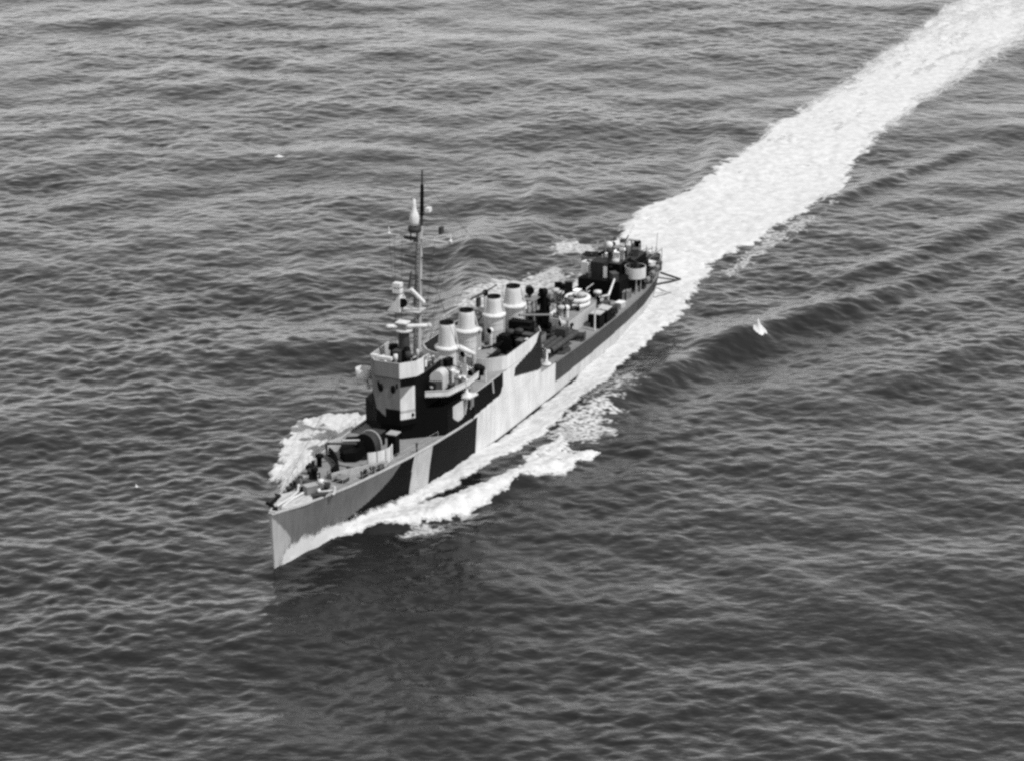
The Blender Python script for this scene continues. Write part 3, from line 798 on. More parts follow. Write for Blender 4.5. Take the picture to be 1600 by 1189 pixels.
# far side gun sponson and lamp, white against the sea
m = MB(); m.lathe(26.6, -4.0, [(.5, 9.1), (.75, 9.3), (.8, 10.2), (.72, 10.2), (.68, 9.4), (0, 9.35)], WHITE, 14); m.tube((26.9, -3.6, 8.0), (26.7, -3.9, 9.2), .15, .2, LIGHT, 8); m.build('lookout_tub', bridge)
m = MB(); m.path([(26.9, -4.9, 8.0), (26.9, -4.9, 9.2), (29.0, -5.0, 9.2)], .05, WHITE, 6); m.build('rail_bar', bridge)
# arched signal locker on the wing
m = MB(); ar = []
for t in np.linspace(0, math.pi, 11): ar.append((.6 * math.cos(t), .4 + .62 * math.sin(t)))
out = [(-.6, 0.0)] + ar[::-1] + [(.6, -.9)]
vs = []
for xo in (0, 1.3):
    for w, h in out:
        vs.append((28.2 + xo + w * .35, 3.0 + w, 9.3 + h))
k = len(out)
m.add(vs, [(i, i + 1, i + 1 + k, i + k) for i in range(k - 1)], LIGHT, False)
m.add(vs[:k], [tuple(range(k))], LIGHT); m.add(vs[k:], [tuple(range(k))], DARK)
m.box(27.75, 28.6, 1.9, 3.45, 8.05, 9.35, DARK, .3)
m.build('signal_locker', bridge)
m = MB(); m.box(26.9, 27.5, 1.7, 2.35, 11.0, 11.6, WHITE, .4); m.build('signal_lamp', bridge)
# open bridge gear: windscreen, compass, chart table
m = MB()
for x, y, r, h, p in ((24.9, .3, .22, 1.9, WHITE), (24.7, -.9, .2, 1.75, LIGHT), (25.8, 1.2, .3, 2.0, DARK), (26.6, .7, .35, 2.1, BLACK), (27.5, -1.2, .5, 1.9, BLACK), (26.8, 1.7, .16, 2.0, LIGHT)):
    m.lathe(x, y, [(r * .7, 10.78), (r * .6, 10.78 + h * .7), (r, 10.78 + h * .75), (r * .9, 10.78 + h), (0, 10.82 + h)], p, 12)
m.box(24.1, 24.5, -1.2, .2, 12.25, 12.55, WHITE); m.box(25.9, 26.9, -.6, .2, 10.8, 12.6, DARK); m.box(24.3, 24.7, -2.0, -1.4, 12.2, 12.55, WHITE)
m.build('bridge_instruments', bridge)
m = MB(); ch = [(30.6, 2.3), (34.0, 2.1), (34.0, -2.1), (30.6, -2.3)]
m.wall(ch, 6.7, 8.9, lambda x, y, z, d: LIGHT, .4, True); m.prism(ch, 8.88, 8.95, MID); m.build('chart_house', bridge)
# director tower with rangefinder
m = MB(); m.tube((27.2, .1, 10.7), (27.2, .1, 14.2), .62, .5, DARK, 16); m.lathe(27.2, .1, [(.5, 14.2), (.85, 14.35), (.85, 14.5), (0, 14.5)], LIGHT, 16)
dirt = m.build('gun_director', ship)
m = MB(); m.box(26.75, 27.7, -.55, .5, 14.5, 15.1, MID); m.box(26.7, 27.75, -.6, .55, 15.1, 15.22, WHITE); m.build('director_house', dirt)
m = MB(); m.tube((26.6, -1.3, 14.75), (28.0, 2.4, 14.9), .2, .2, WHITE, 12); m.ball((28.0, 2.4, 14.9), .26, .26, .26, LIGHT, 10, 6); m.ball((26.6, -1.3, 14.75), .24, .24, .24, LIGHT, 10, 6); m.build('rangefinder', dirt)

# ------------------------------------------------------------------ foremast
mast = MB()
MX = lambda z: 30.0 + (z - 7) * .075
mast.tube((MX(7), 0, 6.7), (MX(23.6), 0, 23.6), .38, .30, LIGHT * .85, 14)
mast = mast.build('foremast', ship, 'tall pole mast raked slightly aft behind the bridge')
m = MB(); m.tube((MX(23.4) + .3, 0, 22.4), (MX(29) + .2, 0, 29.0), .17, .08, DARK, 10); m.tube((MX(26) + .25, 0, 24.6), (MX(27.6) + .25, 0, 27.6), .2, .17, BLACK, 10); m.build('topmast', mast)
m = MB(); zz = 22.45; m.tube((MX(zz) - .2, -3.3, zz + .1), (MX(zz) - .2, 3.5, zz - .05), .09, .09, LIGHT, 8)
for y in (-3.2, 3.35): m.tube((MX(zz) - .2, y, zz), (MX(zz) - .2, y, zz + .8), .09, .07, WHITE, 8); m.ball((MX(zz) - .2, y, zz + .15), .18, .18, .18, WHITE, 8, 6)
m.box(MX(zz) - .45, MX(zz) - .1, -1.5, -.2, zz - .12, zz + .14, DARK)
m.build('yardarm', mast)
m = MB(); zc = 23.0
m.lathe(MX(zc) - .9, -.15, [(0, 23.9), (.38, 23.95), (.46, 24.3), (.47, 24.75), (.4, 25.1), (.25, 25.4), (.19, 25.9), (.15, 26.5), (0, 26.6)], WHITE, 16); m.build('radar_dome', mast)
m = MB(); m.lathe(MX(zc) - .85, -.15, [(0, 23.35), (.62, 23.35), (.66, 23.8), (0, 23.82)], DARK, 16)
for y in (-.45, .2): m.tube((MX(zc) - 1.1, y, 22.4), (MX(zc) - 1.1, y, 23.4), .07, .07, DARK, 6)
m.tube((MX(zc) - 1.1, -.1, 22.4), (MX(zc), -.1, 22.2), .1, .1, DARK, 6); m.build('radar_platform', mast)
m = MB(); m.box(MX(25) + .1, MX(25) + .8, .45, .85, 25.0, 25.4, WHITE); m.tube((MX(25), .1, 24.9), (MX(25) + .4, .65, 25.05), .05, .05, DARK, 6)
m.build('antenna', mast); m = MB(); m.box(MX(22) + .2, MX(22) + .8, 1.9, 2.2, 23.0, 23.7, DARK); m.tube((MX(22), 1.5, 22.5), (MX(22) + .4, 2.0, 23.1), .05, .05, LIGHT, 6); m.build('antenna', mast)
m = MB()
for e in (-.22, .22): m.path([(MX(8) - .42, e, 8), (MX(22) - .36, e, 22)], .035, DARK, 4)
for z in np.arange(8.4, 22, .45): m.tube((MX(z) - .42, -.22, z), (MX(z) - .42, .22, z), .025, .025, DARK, 4)
m.build('ladder', mast, None, 'stuff')
for z, y0, y1 in ((20.6, -1.5, 1.4), (18.4, -.9, 1.6)):
    m = MB(); m.tube((MX(z) - .1, y0, z), (MX(z) - .1, y1, z), .09, .09, DARK, 6); m.build('signal_arm', mast)
m = MB(); m.tube((MX(17.2) - .9, -.05, 16.2), (MX(19) - .5, -.05, 19.0), .13, .1, DARK, 8); m.build('mast_strut', mast)
m = MB()
for y0, y1 in ((-2.6, -1.6), (-1.8, -1.0), (2.7, 1.9), (1.7, 1.2)): m.path([(MX(22.4) - .2, y0, 22.4), (28.8, y1, 12.3)], .018, DARK, 4)
m.build('halyard', mast, None, 'stuff')
# searchlight platform on the mast
m = MB(); zp = 15.6; m.prism([(MX(zp) - 1.7, -1.6), (MX(zp) - 1.7, .8), (MX(zp) + .1, .8), (MX(zp) + .1, -1.6)], zp, zp + .1, LIGHT)
m.tube((MX(zp) - 1.4, 0, zp), (MX(14), 0, 14), .07, .07, LIGHT, 6); plat = m.build('searchlight_platform', mast)
m = MB(); m.tube((28.6, -.7, 16.6), (29.6, -1.3, 16.7), .5, .42, LIGHT, 16); m.tube((28.55, -.67, 16.6), (28.62, -.7, 16.6), .46, .46, BLACK, 16); m.tube((29, -1, 15.7), (29, -1, 16.3), .15, .15, DARK, 8); m.build('searchlight', plat)
m = MB(); m.add([(28.3, -2.2, 15.7), (28.3, -.9, 15.7), (28.3, -.9, 17.4), (29.4, -2.0, 15.7), (29.4, -.9, 15.7), (29.4, -.9, 17.4)], [(0,1,2),(3,4,5),(0,1,4,3),(1,2,5,4),(0,2,5,3)], WHITE)
for z in (17.5, 18.1): m.box(28.5, 29.2, -1.7, -.9, z, z + .38, WHITE)
m.build('screen', plat)
m = MB(); m.tube((28.6, .2, 18.1), (29.6, 1.1, 16.6), .2, .2, WHITE, 8); m.tube((29.0, -.2, 18.0), (29.4, -.1, 19.6), .12, .1, DARK, 8); m.build('brace', plat)
m = MB()
for y in (-3.3, 3.3): m.path([(MX(22.4), y, 22.4), (MX(14) - 1, y * .5, 12.4)], .016, DARK, 4)
for y in (-4.3, 4.3): m.path([(MX(22), 0, 22), (33.8, y, 6.8)], .018, DARK, 4)
m.path([(MX(28), 0, 28.3), (53.3, 0, 11.4)], .015, DARK, 4); m.path([(MX(23), 0, 23.4), (.9, 0, 6.2)], .016, DARK, 4)
m.build('rigging', mast)

# ------------------------------------------------------------------ midship house and gun platform
ROOF = 6.62
def mid_paint(x, y, z, d):
    if y > 0:
        a = 40.25
        if inpoly(x, z, [(40.2, 9), (40.2, 5.2), (39.6, 4.5), (33, 4.2), (33, 3), (54, 3), (54, 4.05), (50, 4.05), (49.4, 3.95), (43.0, 5.25), (43.2, 6.1), (44.2, 6.3), (47.4, 6.75), (48.7, 7.2), (49.5, 8.2), (49.6, 9)]): return WHITE
        return BLACK if x < 42 else DARK * .42
    return (LIGHT, BLACK, DARK)[int((x * .12) % 3)]
MH = [(33.2, 4.62), (40.3, 4.67), (49.9, 4.67), (51.2, 3.9)]
m = MB(); m.wall(MH, lambda x: dz(x) - .12, ROOF, mid_paint)
m.wall([(51.2, 3.9), (51.2, -3.9)], lambda x: dz(x) - .1, ROOF, BLACK, .3)
m.wall([(x, -y) for x, y in MH], lambda x: dz(x) - .12, ROOF, mid_paint, .3)
m.prism(MH + [(x, -y) for x, y in MH[::-1]], ROOF - .05, ROOF, DECK * 1.15)
house = m.build('midship_house', ship, 'long deckhouse amidships with black and white side paint')
m = MB(); m.path([(33.4, 4.66, ROOF + .02), (39.4, 4.7, ROOF + .02)], .05, LIGHT, 6); m.build('roof_edge', house)
# platform bulwark, port and starboard
for sgn in (1, -1):
    arc = [(42.4 - 3.1 * math.cos(t), sgn * (2.0 + 2.67 * math.sin(t))) for t in np.linspace(R(-25), R(52), 12)]
    line = arc + [(41.3, sgn * 4.68), (49.9, sgn * 4.68), (51.2, sgn * 3.9)]
    def bp_(x, y, z, d):
        if y > 4.3 and x > 40.2: return mid_paint(x, y, z, d)
        return LIGHT * 1.05
    m = MB(); m.wall(line, ROOF, 8.02, bp_, .11)
    inn = [(x + (.1 if i < 12 else 0), y - sgn * .1) for i, (x, y) in enumerate(line)]
    m.wall(inn, ROOF, 8.02, DARK * .8, .5)
    for (a, b_), (c, d) in zip(zip(line[:-1], line[1:]), zip(inn[:-1], inn[1:])):
        m.add([(a[0], a[1], 8.02), (b_[0], b_[1], 8.02), (d[0], d[1], 8.02), (c[0], c[1], 8.02)], [(0, 1, 2, 3)], LIGHT)
    m.build('platform_bulwark', house, 'curved bulwark of the near midship gun platform' if sgn > 0 else 'curved bulwark of the far midship gun platform')
    m = MB(); m.prism([(39.6, sgn * 1.5), (41.2, sgn * 4.5), (49.8, sgn * 4.5), (51.0, sgn * 3.8), (51.0, sgn * 1.2)], ROOF + .01, ROOF + .06, DARK * .5); m.build('platform_floor', house)
def deck_gun(x, y, z, yaw, el, ln, paint, name='deck_gun', sh=True):
    c, s_ = math.cos(yaw), math.sin(yaw)
    m = MB(); m.lathe(x, y, [(.8, z), (.75, z + .2), (.42, z + .35), (.4, z + 1.1), (0, z + 1.15)], paint, 14); m.box(x - .5, x + .6, y - .32, y + .32, z + 1.05, z + 1.6, paint, yaw)
    g = m.build(name, ship)
    f = lambda a, b2: (x - a * c * math.cos(el) , y - a * s_ * math.cos(el), z + 1.35 + a * math.sin(el) + b2)
    m = MB(); m.tube(f(.1, 0), f(ln, 0), .14, .09, paint, 10); m.tube(f(0, .2), f(ln * .5, .2), .08, .08, paint, 8); m.build('barrel', g)
    if sh:
        m = MB()
        px, py = -s_, c
        for e in (-1, 1):
            vs = [(x - .5 * c + e * .15 * px, y - .5 * s_ + e * .15 * py, z + .8), (x - .2 * c + e * 1.0 * px, y - .2 * s_ + e * 1.0 * py, z + .8), (x - .1 * c + e * 1.0 * px, y - .1 * s_ + e * 1.0 * py, z + 2.0), (x - .4 * c + e * .15 * px, y - .4 * s_ + e * .15 * py, z + 2.1)]
            m.add(vs + [(a + .05 * c, b2 + .05 * s_, d) for a, b2, d in vs], [(0,1,2,3),(4,5,6,7),(0,1,5,4),(1,2,6,5),(2,3,7,6)], paint)
        m.build('gun_shield', g)
    return g
deck_gun(44.6, 2.9, ROOF + .06, .28, .1, 3.6, BLACK, 'midship_gun'); deck_gun(44.6, -2.9, ROOF + .06, -.28, .1, 3.6, BLACK, 'midship_gun')
# gun platform clutter: ready boxes, loaders' screens
for x, y, lx, ly, h, p in ((47.2, 3.6, .5, .35, 1.1, DARK), (48.6, 2.2, .7, .4, 1.3, BLACK), (48.9, 3.6, .4, .5, 1.2, DARK), (46.9, 1.9, .45, .45, 1.5, BLACK), (42.2, 3.7, .4, .3, .9, DARK), (46.0, -3.5, .5, .4, 1.2, DARK), (48.4, -2.8, .6, .5, 1.2, BLACK), (50.0, 2.9, .45, .6, 1.5, BLACK)):
    m = MB(); m.box(x - lx, x + lx, y - ly, y + ly, ROOF + .06, ROOF + h, p, .1); m.box(x - lx - .05, x + lx + .05, y - ly - .05, y + ly + .05, ROOF + h, ROOF + h + .07, p * 1.8, .1); m.build('ready_locker', ship)
m = MB(); m.tube((47.6, 4.1, ROOF + 1.0), (46.9, 4.25, ROOF + 1.35), .16, .1, WHITE, 8); m.ball((47.7, 4.05, ROOF + 1.05), .2, .2, .2, LIGHT, 8, 6); m.build('voice_tube', house)

# funnels
def funnel(x, rl, rr, rc, rt, zb, zr, zt, lab):
    m = MB(); m.lathe(x, 0, [(rl * 1.02, zb), (rl, zb + .3), (rl * .99, zr - .45), (rl * 1.04, zr - .25), (rl * 1.02, zr)], WHITE * .88, 32)
    f = m.build('funnel', ship, lab)
    m = MB(); m.lathe(x, 0, [(rl, zr - .22), (rr, zr - .12), (rr, zr + .12), (rc, zr + .22)], WHITE, 32); m.build('funnel_ring', f)
    m = MB(); m.lathe(x, 0, [(rc, zr + .1), (rc * .97, zr + .5), (rt * 1.12, zt - .5), (rt, zt), (rt * .86, zt), (rt * .8, zt - 1.2), (0, zt - 1.25)], [WHITE * .92, WHITE * .92, WHITE * .88, LIGHT] + [BLACK] * 3, 32); m.build('funnel_cap', f)
    m = MB(); m.lathe(x, 0, [(rt * 1.03, zt - .16), (rt * 1.05, zt + .02), (rt * .9, zt + .02)], BLACK, 28); m.build('funnel_rim', f)
    m = MB(); m.tube((x + rl * .6, rl * .9, zb), (x + rl * .6, rl * .9, zr + .3), .1, .1, LIGHT, 8); m.tube((x + rl * .6, rl * .9, zr + .3), (x + rt * .7, rt * .85, zt - .3), .1, .08, LIGHT, 8); m.build('steam_pipe', f)
    for k in range(3):
        zz = zb + (zr - zb) * (k + 1) / 4.2
        m = MB(); m.lathe(x, 0, [(rl + .01, zz - .03), (rl + .035, zz), (rl + .01, zz + .03)], LIGHT, 28); m.build('band', f)
funnel(37.05, .98, 1.22, .88, .70, ROOF, 9.65, 12.25, 'foremost white funnel just behind the mast')
funnel(41.75, 1.02, 1.32, .90, .70, ROOF, 10.05, 12.15, 'second white funnel from the bow')
funnel(48.5, .98, 1.22, .86, .68, ROOF, 9.65, 11.6, 'third white funnel partly hidden by a post')
funnel(53.4, 1.10, 1.38, .96, .72, 4.9, 9.25, 11.3, 'aftermost white funnel')
m = MB(); m.wall([(51.2, 2.0), (57.5, 2.0), (57.5, -2.0), (51.2, -2.0)], 3.2, 5.2, MID, .5); m.prism([(51.2, 2.0), (57.5, 2.0), (57.5, -2.0), (51.2, -2.0)], 5.18, 5.24, DARK); m.build('boiler_casing', ship)
# steam whistle branch on the first funnel, cowl vents between the funnels
m = MB(); m.tube((37.6, 1.0, 9.6), (38.9, 2.1, 8.6), .3, .22, WHITE, 10); m.tube((38.9, 2.1, 8.6), (38.9, 2.1, 6.62), .22, .22, LIGHT, 10); m.build('steam_branch', ship)
def cowl(x, y, z, h, r, paint, yaw=0.0, face=BLACK):
    m = MB(); m.tube((x, y, z), (x, y, z + h), r * .62, r * .62, paint, 12)
    c, s_ = math.cos(yaw), math.sin(yaw)
    m.ball((x, y, z + h + r * .2), r, r, r, paint, 12, 8)
    m.tube((x - .2 * r * c, y - .2 * r * s_, z + h + r * .2), (x - 1.05 * r * c, y - 1.05 * r * s_, z + h + r * .25), r * .95, r * 1.1, paint, 14, False)
    m.tube((x - .98 * r * c, y - .98 * r * s_, z + h + r * .25), (x - 1.0 * r * c, y - 1.0 * r * s_, z + h + r * .25), r * 1.02, r * 1.02, face, 14)
    m.build('cowl_ventilator', ship)
for x, y, h, r, p in ((35.0, 2.6, 1.3, .34, WHITE), (35.6, -2.4, 1.3, .34, WHITE), (39.2, .9, 1.7, .3, LIGHT), (44.6, .1, 2.4, .34, LIGHT), (45.8, -1.6, 2.2, .36, BLACK), (46.4, .6, 1.9, .3, WHITE), (36.6, 2.9, .8, .3, DARK), (38.6, 3.1, .6, .34, BLACK), (34.6, 1.5, 2.2, .3, WHITE)):
    cowl(x, y, ROOF, h, r, p, .2)
m = MB(); m.tube((36.9, 4.3, ROOF), (36.9, 4.3, ROOF + 1.2), .07, .07, WHITE, 8); m.tube((37.7, 4.75, 5.3), (37.5, 4.72, 6.7), .1, .1, LIGHT, 8); m.build('davit_post', ship)
# anti-aircraft gun by the edge of the bridge wing, in white paint
def aa_gun(x, y, z, paint, yaw=.3, shield=True):
    c, s_ = math.cos(yaw), math.sin(yaw)
    m = MB(); m.lathe(x, y, [(.55, z), (.5, z + .12), (.2, z + .3), (.17, z + 1.25), (0, z + 1.3)], paint, 12); m.box(x - .35, x + .45, y - .14, y + .14, z + 1.2, z + 1.5, paint, yaw); g = m.build('machine_gun', ship)
    m = MB(); m.tube((x - .3 * c, y - .3 * s_, z + 1.4), (x - 1.5 * c, y - 1.5 * s_, z + 1.95), .07, .05, DARK, 8); m.build('barrel', g)
    if shield:
        m = MB()
        for e in (-1, 1):
            vs = [(x - .35 * c - e * .1 * s_, y - .35 * s_ + e * .1 * c, z + .7), (x - .2 * c - e * .75 * s_, y - .2 * s_ + e * .75 * c, z + .8), (x - .2 * c - e * .75 * s_, y - .2 * s_ + e * .75 * c, z + 1.9), (x - .35 * c - e * .1 * s_, y - .35 * s_ + e * .1 * c, z + 1.9)]
            m.add(vs + [(a + .05 * c, b2 + .05 * s_, d) for a, b2, d in vs], [(0,1,2,3),(4,5,6,7),(0,1,5,4),(1,2,6,5),(2,3,7,6)], paint)
        m.build('gun_shield', g)
aa_gun(32.6, 3.9, 8.05, WHITE, .5); aa_gun(32.6, -3.9, 8.05, LIGHT, -.5); aa_gun(30.4, 3.6, 8.05, LIGHT, .8)
aa_gun(31.7, 4.55, 7.0, WHITE, .9); m = MB(); m.prism([(30.9, 4.4), (32.6, 4.5), (32.6, 5.4), (31.0, 5.2)], 6.85, 7.0, WHITE); m.box(31.2, 31.7, 5.2, 5.36, 6.0, 6.9, MID); m.tube((31.2, 4.9, 6.9), (31.2, 4.6, 5.2), .1, .1, LIGHT, 8); m.tube((32.3, 5.0, 6.9), (32.3, 4.7, 5.4), .1, .1, LIGHT, 8); m.build('gun_sponson', ship, 'white gun sponson standing out from the near side of the bridge')
# tripod post with stay and block on the far side of the third funnel
m = MB(); m.tube((50.8, -2.0, ROOF), (50.8, -2.0, 10.9), .2, .15, WHITE, 10); m.ball((50.8, -2.0, 11.0), .32, .32, .35, BLACK, 10, 6); pst = m.build('derrick_post', ship, 'white derrick post beside the third funnel')
m = MB(); m.tube((50.6, -2.0, 11.1), (45.2, -1.2, 12.0), .14, .1, DARK, 8); m.tube((50.9, -2.0, 11.1), (52.8, -1.6, 11.3), .1, .06, DARK, 8); m.build('boom', pst)
m = MB(); m.path([(45.2, -1.2, 12.0), (36.6, -.2, 12.9)], .05, LIGHT, 5); m.box(48.9, 49.5, -2.2, -1.9, 10.0, 10.9, DARK); m.build('stay', pst)

# ------------------------------------------------------------------ torpedo tubes
def torpedo(x, y, yaw, paint):
    z = dz(x); c, s_ = math.cos(yaw), math.sin(yaw)
    m = MB(); m.lathe(x, y, [(1.35, z - .05), (1.35, z + .25), (.9, z + .35), (.9, z + .7), (0, z + .75)], paint * .7, 18); m.box(x - .9, x + .9, y - 1.0, y + 1.0, z + .6, z + .85, paint, yaw); t = m.build('torpedo_mount', ship)
    for k in (-1, 0, 1):
        m = MB(); oy = k * .68
        a = (x - 3.4 * c - oy * s_, y - 3.4 * s_ + oy * c, z + 1.15); b2 = (x + 3.2 * c - oy * s_, y + 3.2 * s_ + oy * c, z + 1.15)
        m.tube(a, b2, .3, .3, paint, 14)
        for q in (-2.2, -.8, .8, 2.2): m.tube((x + q * c - oy * s_, y + q * s_ + oy * c, z + 1.15), (x + (q + .14) * c - oy * s_, y + (q + .14) * s_ + oy * c, z + 1.15), .345, .345, paint * 1.3, 14)
        m.tube((a[0] - .03 * c, a[1] - .03 * s_, a[2]), a, .25, .25, BLACK, 12)
        m.build('torpedo_tube', t)
    m = MB(); m.box(x + .6, x + 1.6, y - .55, y + .55, z + 1.45, z + 2.2, paint * .8, yaw); m.build('trainer_seat', t)
torpedo(57.6, 3.35, .02, DARK * 1.3); torpedo(68.4, -3.3, -.12, MID); torpedo(57.6, -3.35, -.02, DARK)
# machine gun in white at the break of the house, near side
aa_gun(52.6, 4.1, dz(52) + .05, WHITE, .9)

# ------------------------------------------------------------------ after structures
m = MB(); m.wall([(63.0, 2.3), (71.0, 2.3), (71.0, -2.0), (63.0, -2.0)], 2.9, 4.75, lambda x, y, z, d: LIGHT if x < 71 else DARK, .4, True); m.prism([(63.0, 2.3), (71.0, 2.3), (71.0, -2.0), (63.0, -2.0)], 4.73, 4.8, DECK); ah = m.build('engine_house', ship, 'low grey deckhouse between the funnels and the stern')
m = MB(); m.tube((66.0, 4.1, dz(66)), (66.0, 4.1, dz(66) + 2.4), .1, .1, WHITE, 8); m.tube((66.0, 4.1, dz(66) + 2.4), (66.0, 4.9, dz(66) + 2.6), .08, .08, LIGHT, 8); m.build('davit', ship)
for x, y in ((67.6, 3.75), (69.6, 3.8)):
    m = MB(); z = dz(x); m.box(x - .7, x + .7, y - .55, y + .55, z, z + 1.55, BLACK); m.box(x - .75, x + .75, y - .6, y + .6, z + 1.55, z + 1.64, LIGHT); m.build('storage_locker', ship)
# tall vents, lattice and dark gear between the tubes and the house
for x, y, h, r, p in ((60.2, -.6, 2.2, .4, DARK), (60.8, .9, 1.6, .36, BLACK), (63.8, -.9, 2.6, .42, BLACK), (65.2, -1.4, 1.6, .4, DARK), (64.2, 1.6, 1.0, .32, WHITE), (62.4, 1.9, 1.5, .34, LIGHT), (71.8, .9, 1.5, .4, DARK), (72.4, -1.6, 2.0, .45, DARK), (73.4, 1.8, 1.2, .34, LIGHT)):
    cowl(x, y, dz(x) if not 63 < x < 71 else 4.8, h, r, p, .5)
deck_gun(60.9, .2, 4.2, .35, .35, 2.8, BLACK, 'deck_gun'); m = MB(); m.lathe(60.9, .2, [(1.5, dz(60)), (1.5, 4.2), (0, 4.22)], DARK, 18); m.build('gun_platform', ship)
m = MB()
for x, y in ((61.5, -2.6), (61.5, -1.2), (63.0, -2.6), (63.0, -1.2)): m.tube((x, y, dz(62)), (62.25 + (x - 62.25) * .6, -1.9 + (y + 1.9) * .6, 7.0), .07, .06, DARK, 6)
for a, b2 in (((61.5, -2.6, 3.2), (62.7, -2.3, 5.2)), ((63, -2.6, 3.2), (61.8, -2.3, 5.2)), ((61.6, -2.5, 5.2), (62.7, -2.3, 7)), ((61.5, -1.2, 3.2), (62.7, -1.5, 5.2)), ((63, -1.2, 3.2), (61.8, -1.5, 5.2))): m.tube(a, b2, .045, .045, DARK, 5)
m.prism([(61.4, -2.7), (63.1, -2.7), (63.1, -1.1), (61.4, -1.1)], 7.0, 7.1, MID); lt = m.build('lattice_tower', ship)
m = MB(); m.tube((62.2, -1.9, 7.9), (62.9, -2.3, 7.95), .5, .4, DARK, 14); m.tube((62.15, -1.87, 7.9), (62.2, -1.9, 7.9), .46, .46, BLACK, 14); m.tube((62.4, -2, 7.1), (62.4, -2, 7.5), .15, .15, DARK, 8); m.build('searchlight', lt)
for x, y, ya in ((64.5, -1.3, .6), (69.9, -1.2, -.4)): deck_gun(x, y, 4.8, ya, .5, 1.9, BLACK, 'deck_gun')
# wire and hose reels, skylights, racks
def reel(x, y, z, paint, yaw=0):
    c, s_ = math.cos(yaw), math.sin(yaw)
    m = MB(); m.tube((x - .6 * s_, y - .6 * c, z + .55), (x + .6 * s_, y + .6 * c, z + .55), .38, .38, paint, 14)
    for e in (-.62, .62): m.tube((x + e * s_, y + e * c, z + .55), (x + (e + .06) * s_, y + (e + .06) * c, z + .55), .55, .55, paint * 1.5, 14)
    m.build('cable_reel', ship)
for x, y in ((55.4, 1.2), (62.0, 3.9), (73.0, 3.3), (74.6, -3.0)): reel(x, y, dz(x) if x > 57.6 else 5.24, DARK, .2)
for x, y, lx, ly, h, p in ((59.5, -2.0, .5, .4, 1.0, DARK), (62.2, 3.0, .6, .4, .8, BLACK), (72.2, 2.5, .5, .35, .9, MID), (74.8, 1.0, .8, .5, .7, DARK), (75.2, 3.4, .5, .4, .6, LIGHT), (55.6, -1.2, .6, .45, .9, MID), (60.9, 2.6, .4, .5, 1.4, DARK), (66.1, -3.6, .6, .3, 1.0, DARK), (73.8, -.6, .5, .6, 1.3, BLACK)):
    m = MB(); z = dz(x) if x > 57.6 else 5.24; m.box(x - lx, x + lx, y - ly, y + ly, z, z + h, p, .15); m.box(x - lx - .05, x + lx + .05, y - ly - .05, y + ly + .05, z + h, z + h + .06, p * 1.6, .15); m.build('deck_box', ship)
m = MB(); m.tube((74.6, 2.2, dz(74)), (74.6, 2.2, dz(74) + 1.5), .14, .12, LIGHT, 8); m.tube((74.6, 2.2, dz(74) + 1.3), (77.2, 1.9, dz(74) + 2.5), .14, .1, WHITE, 8); m.tube((74.6, 2.2, dz(74) + 1.4), (73.0, 2.0, dz(74) + 1.7), .18, .12, LIGHT, 8); m.build('deck_crane', ship)
# crowded deck gear: ventilators, lockers, bitts, loading racks, drums
def gear(x, y, z, kind, sz, p, ya):
    m = MB()
    if kind == 0:
        m.box(x - sz, x + sz, y - sz * .7, y + sz * .7, z, z + sz * 1.7, p, ya); m.box(x - sz * 1.1, x + sz * 1.1, y - sz * .78, y + sz * .78, z + sz * 1.7, z + sz * 1.85, p * 1.7, ya); m.build('deck_box', ship)
    elif kind == 1:
        m.lathe(x, y, [(sz * .5, z), (sz * .5, z + sz * 2.2), (sz * .85, z + sz * 2.25), (sz * .8, z + sz * 2.8), (0, z + sz * 3)], p, 10); m.build('ventilator', ship)
    elif kind == 2:
        c, s_ = math.cos(ya), math.sin(ya); m.tube((x - sz * 1.5 * c, y - sz * 1.5 * s_, z + sz * .6), (x + sz * 1.5 * c, y + sz * 1.5 * s_, z + sz * .7), sz * .45, sz * .45, p, 10)
        for e in (-1, 1): m.box(x + e * sz * c - .07, x + e * sz * c + .07, y + e * sz * s_ - sz * .4, y + e * sz * s_ + sz * .4, z, z + sz * .5, p, ya)
        m.build('drum', ship)
    elif kind == 3:
        m.tube((x, y, z), (x, y, z + sz * 3.4), sz * .16, sz * .12, p, 8); m.tube((x, y, z + sz * 3.3), (x + sz * 1.6 * math.cos(ya), y + sz * 1.6 * math.sin(ya), z + sz * 4.2), sz * .14, sz * .1, p, 8); m.build('davit', ship)
    else:
        m.path([(x - sz, y, z), (x - sz, y, z + sz * 1.9), (x + sz, y + sz * .3, z + sz * 1.9), (x + sz, y + sz * .3, z)], sz * .14, p, 6); m.path([(x - sz, y, z + sz), (x + sz, y + sz * .3, z + sz)], sz * .1, p, 6); m.build('rack', ship)
gr = random.Random(5)
def strew(n, x0, x1, y0, y1, zf, tones):
    for i in range(n):
        gear(gr.uniform(x0, x1), gr.uniform(y0, y1), zf, gr.choice((0, 0, 1, 1, 2, 3, 4)), gr.uniform(.28, .58), gr.choice(tones), gr.uniform(-.9, .9))
DK = (BLACK, BLACK, DARK, DARK, MID, LIGHT, WHITE)
strew(22, 58.2, 62.8, -4.0, 2.4, 3.15, DK + (BLACK, BLACK)); strew(12, 63.4, 67.0, -1.8, 1.9, 4.8, DK); strew(9, 67, 71, -1.9, -.8, 4.8, DK)
strew(18, 71.4, 77.0, -3.8, 3.2, 2.9, DK); strew(6, 58.5, 62.5, 1.0, 2.2, 3.15, (BLACK, DARK)); strew(10, 52.0, 57.0, -1.7, 1.7, 5.24, DK)
strew(14, 77.5, 86.5, -2.2, 1.6, 5.04, DK); strew(12, 87.5, 92.5, -1.9, 2.1, 2.85, DK); strew(8, 77.5, 87, 2.5, 3.3, 2.8, (BLACK, BLACK, DARK, MID))
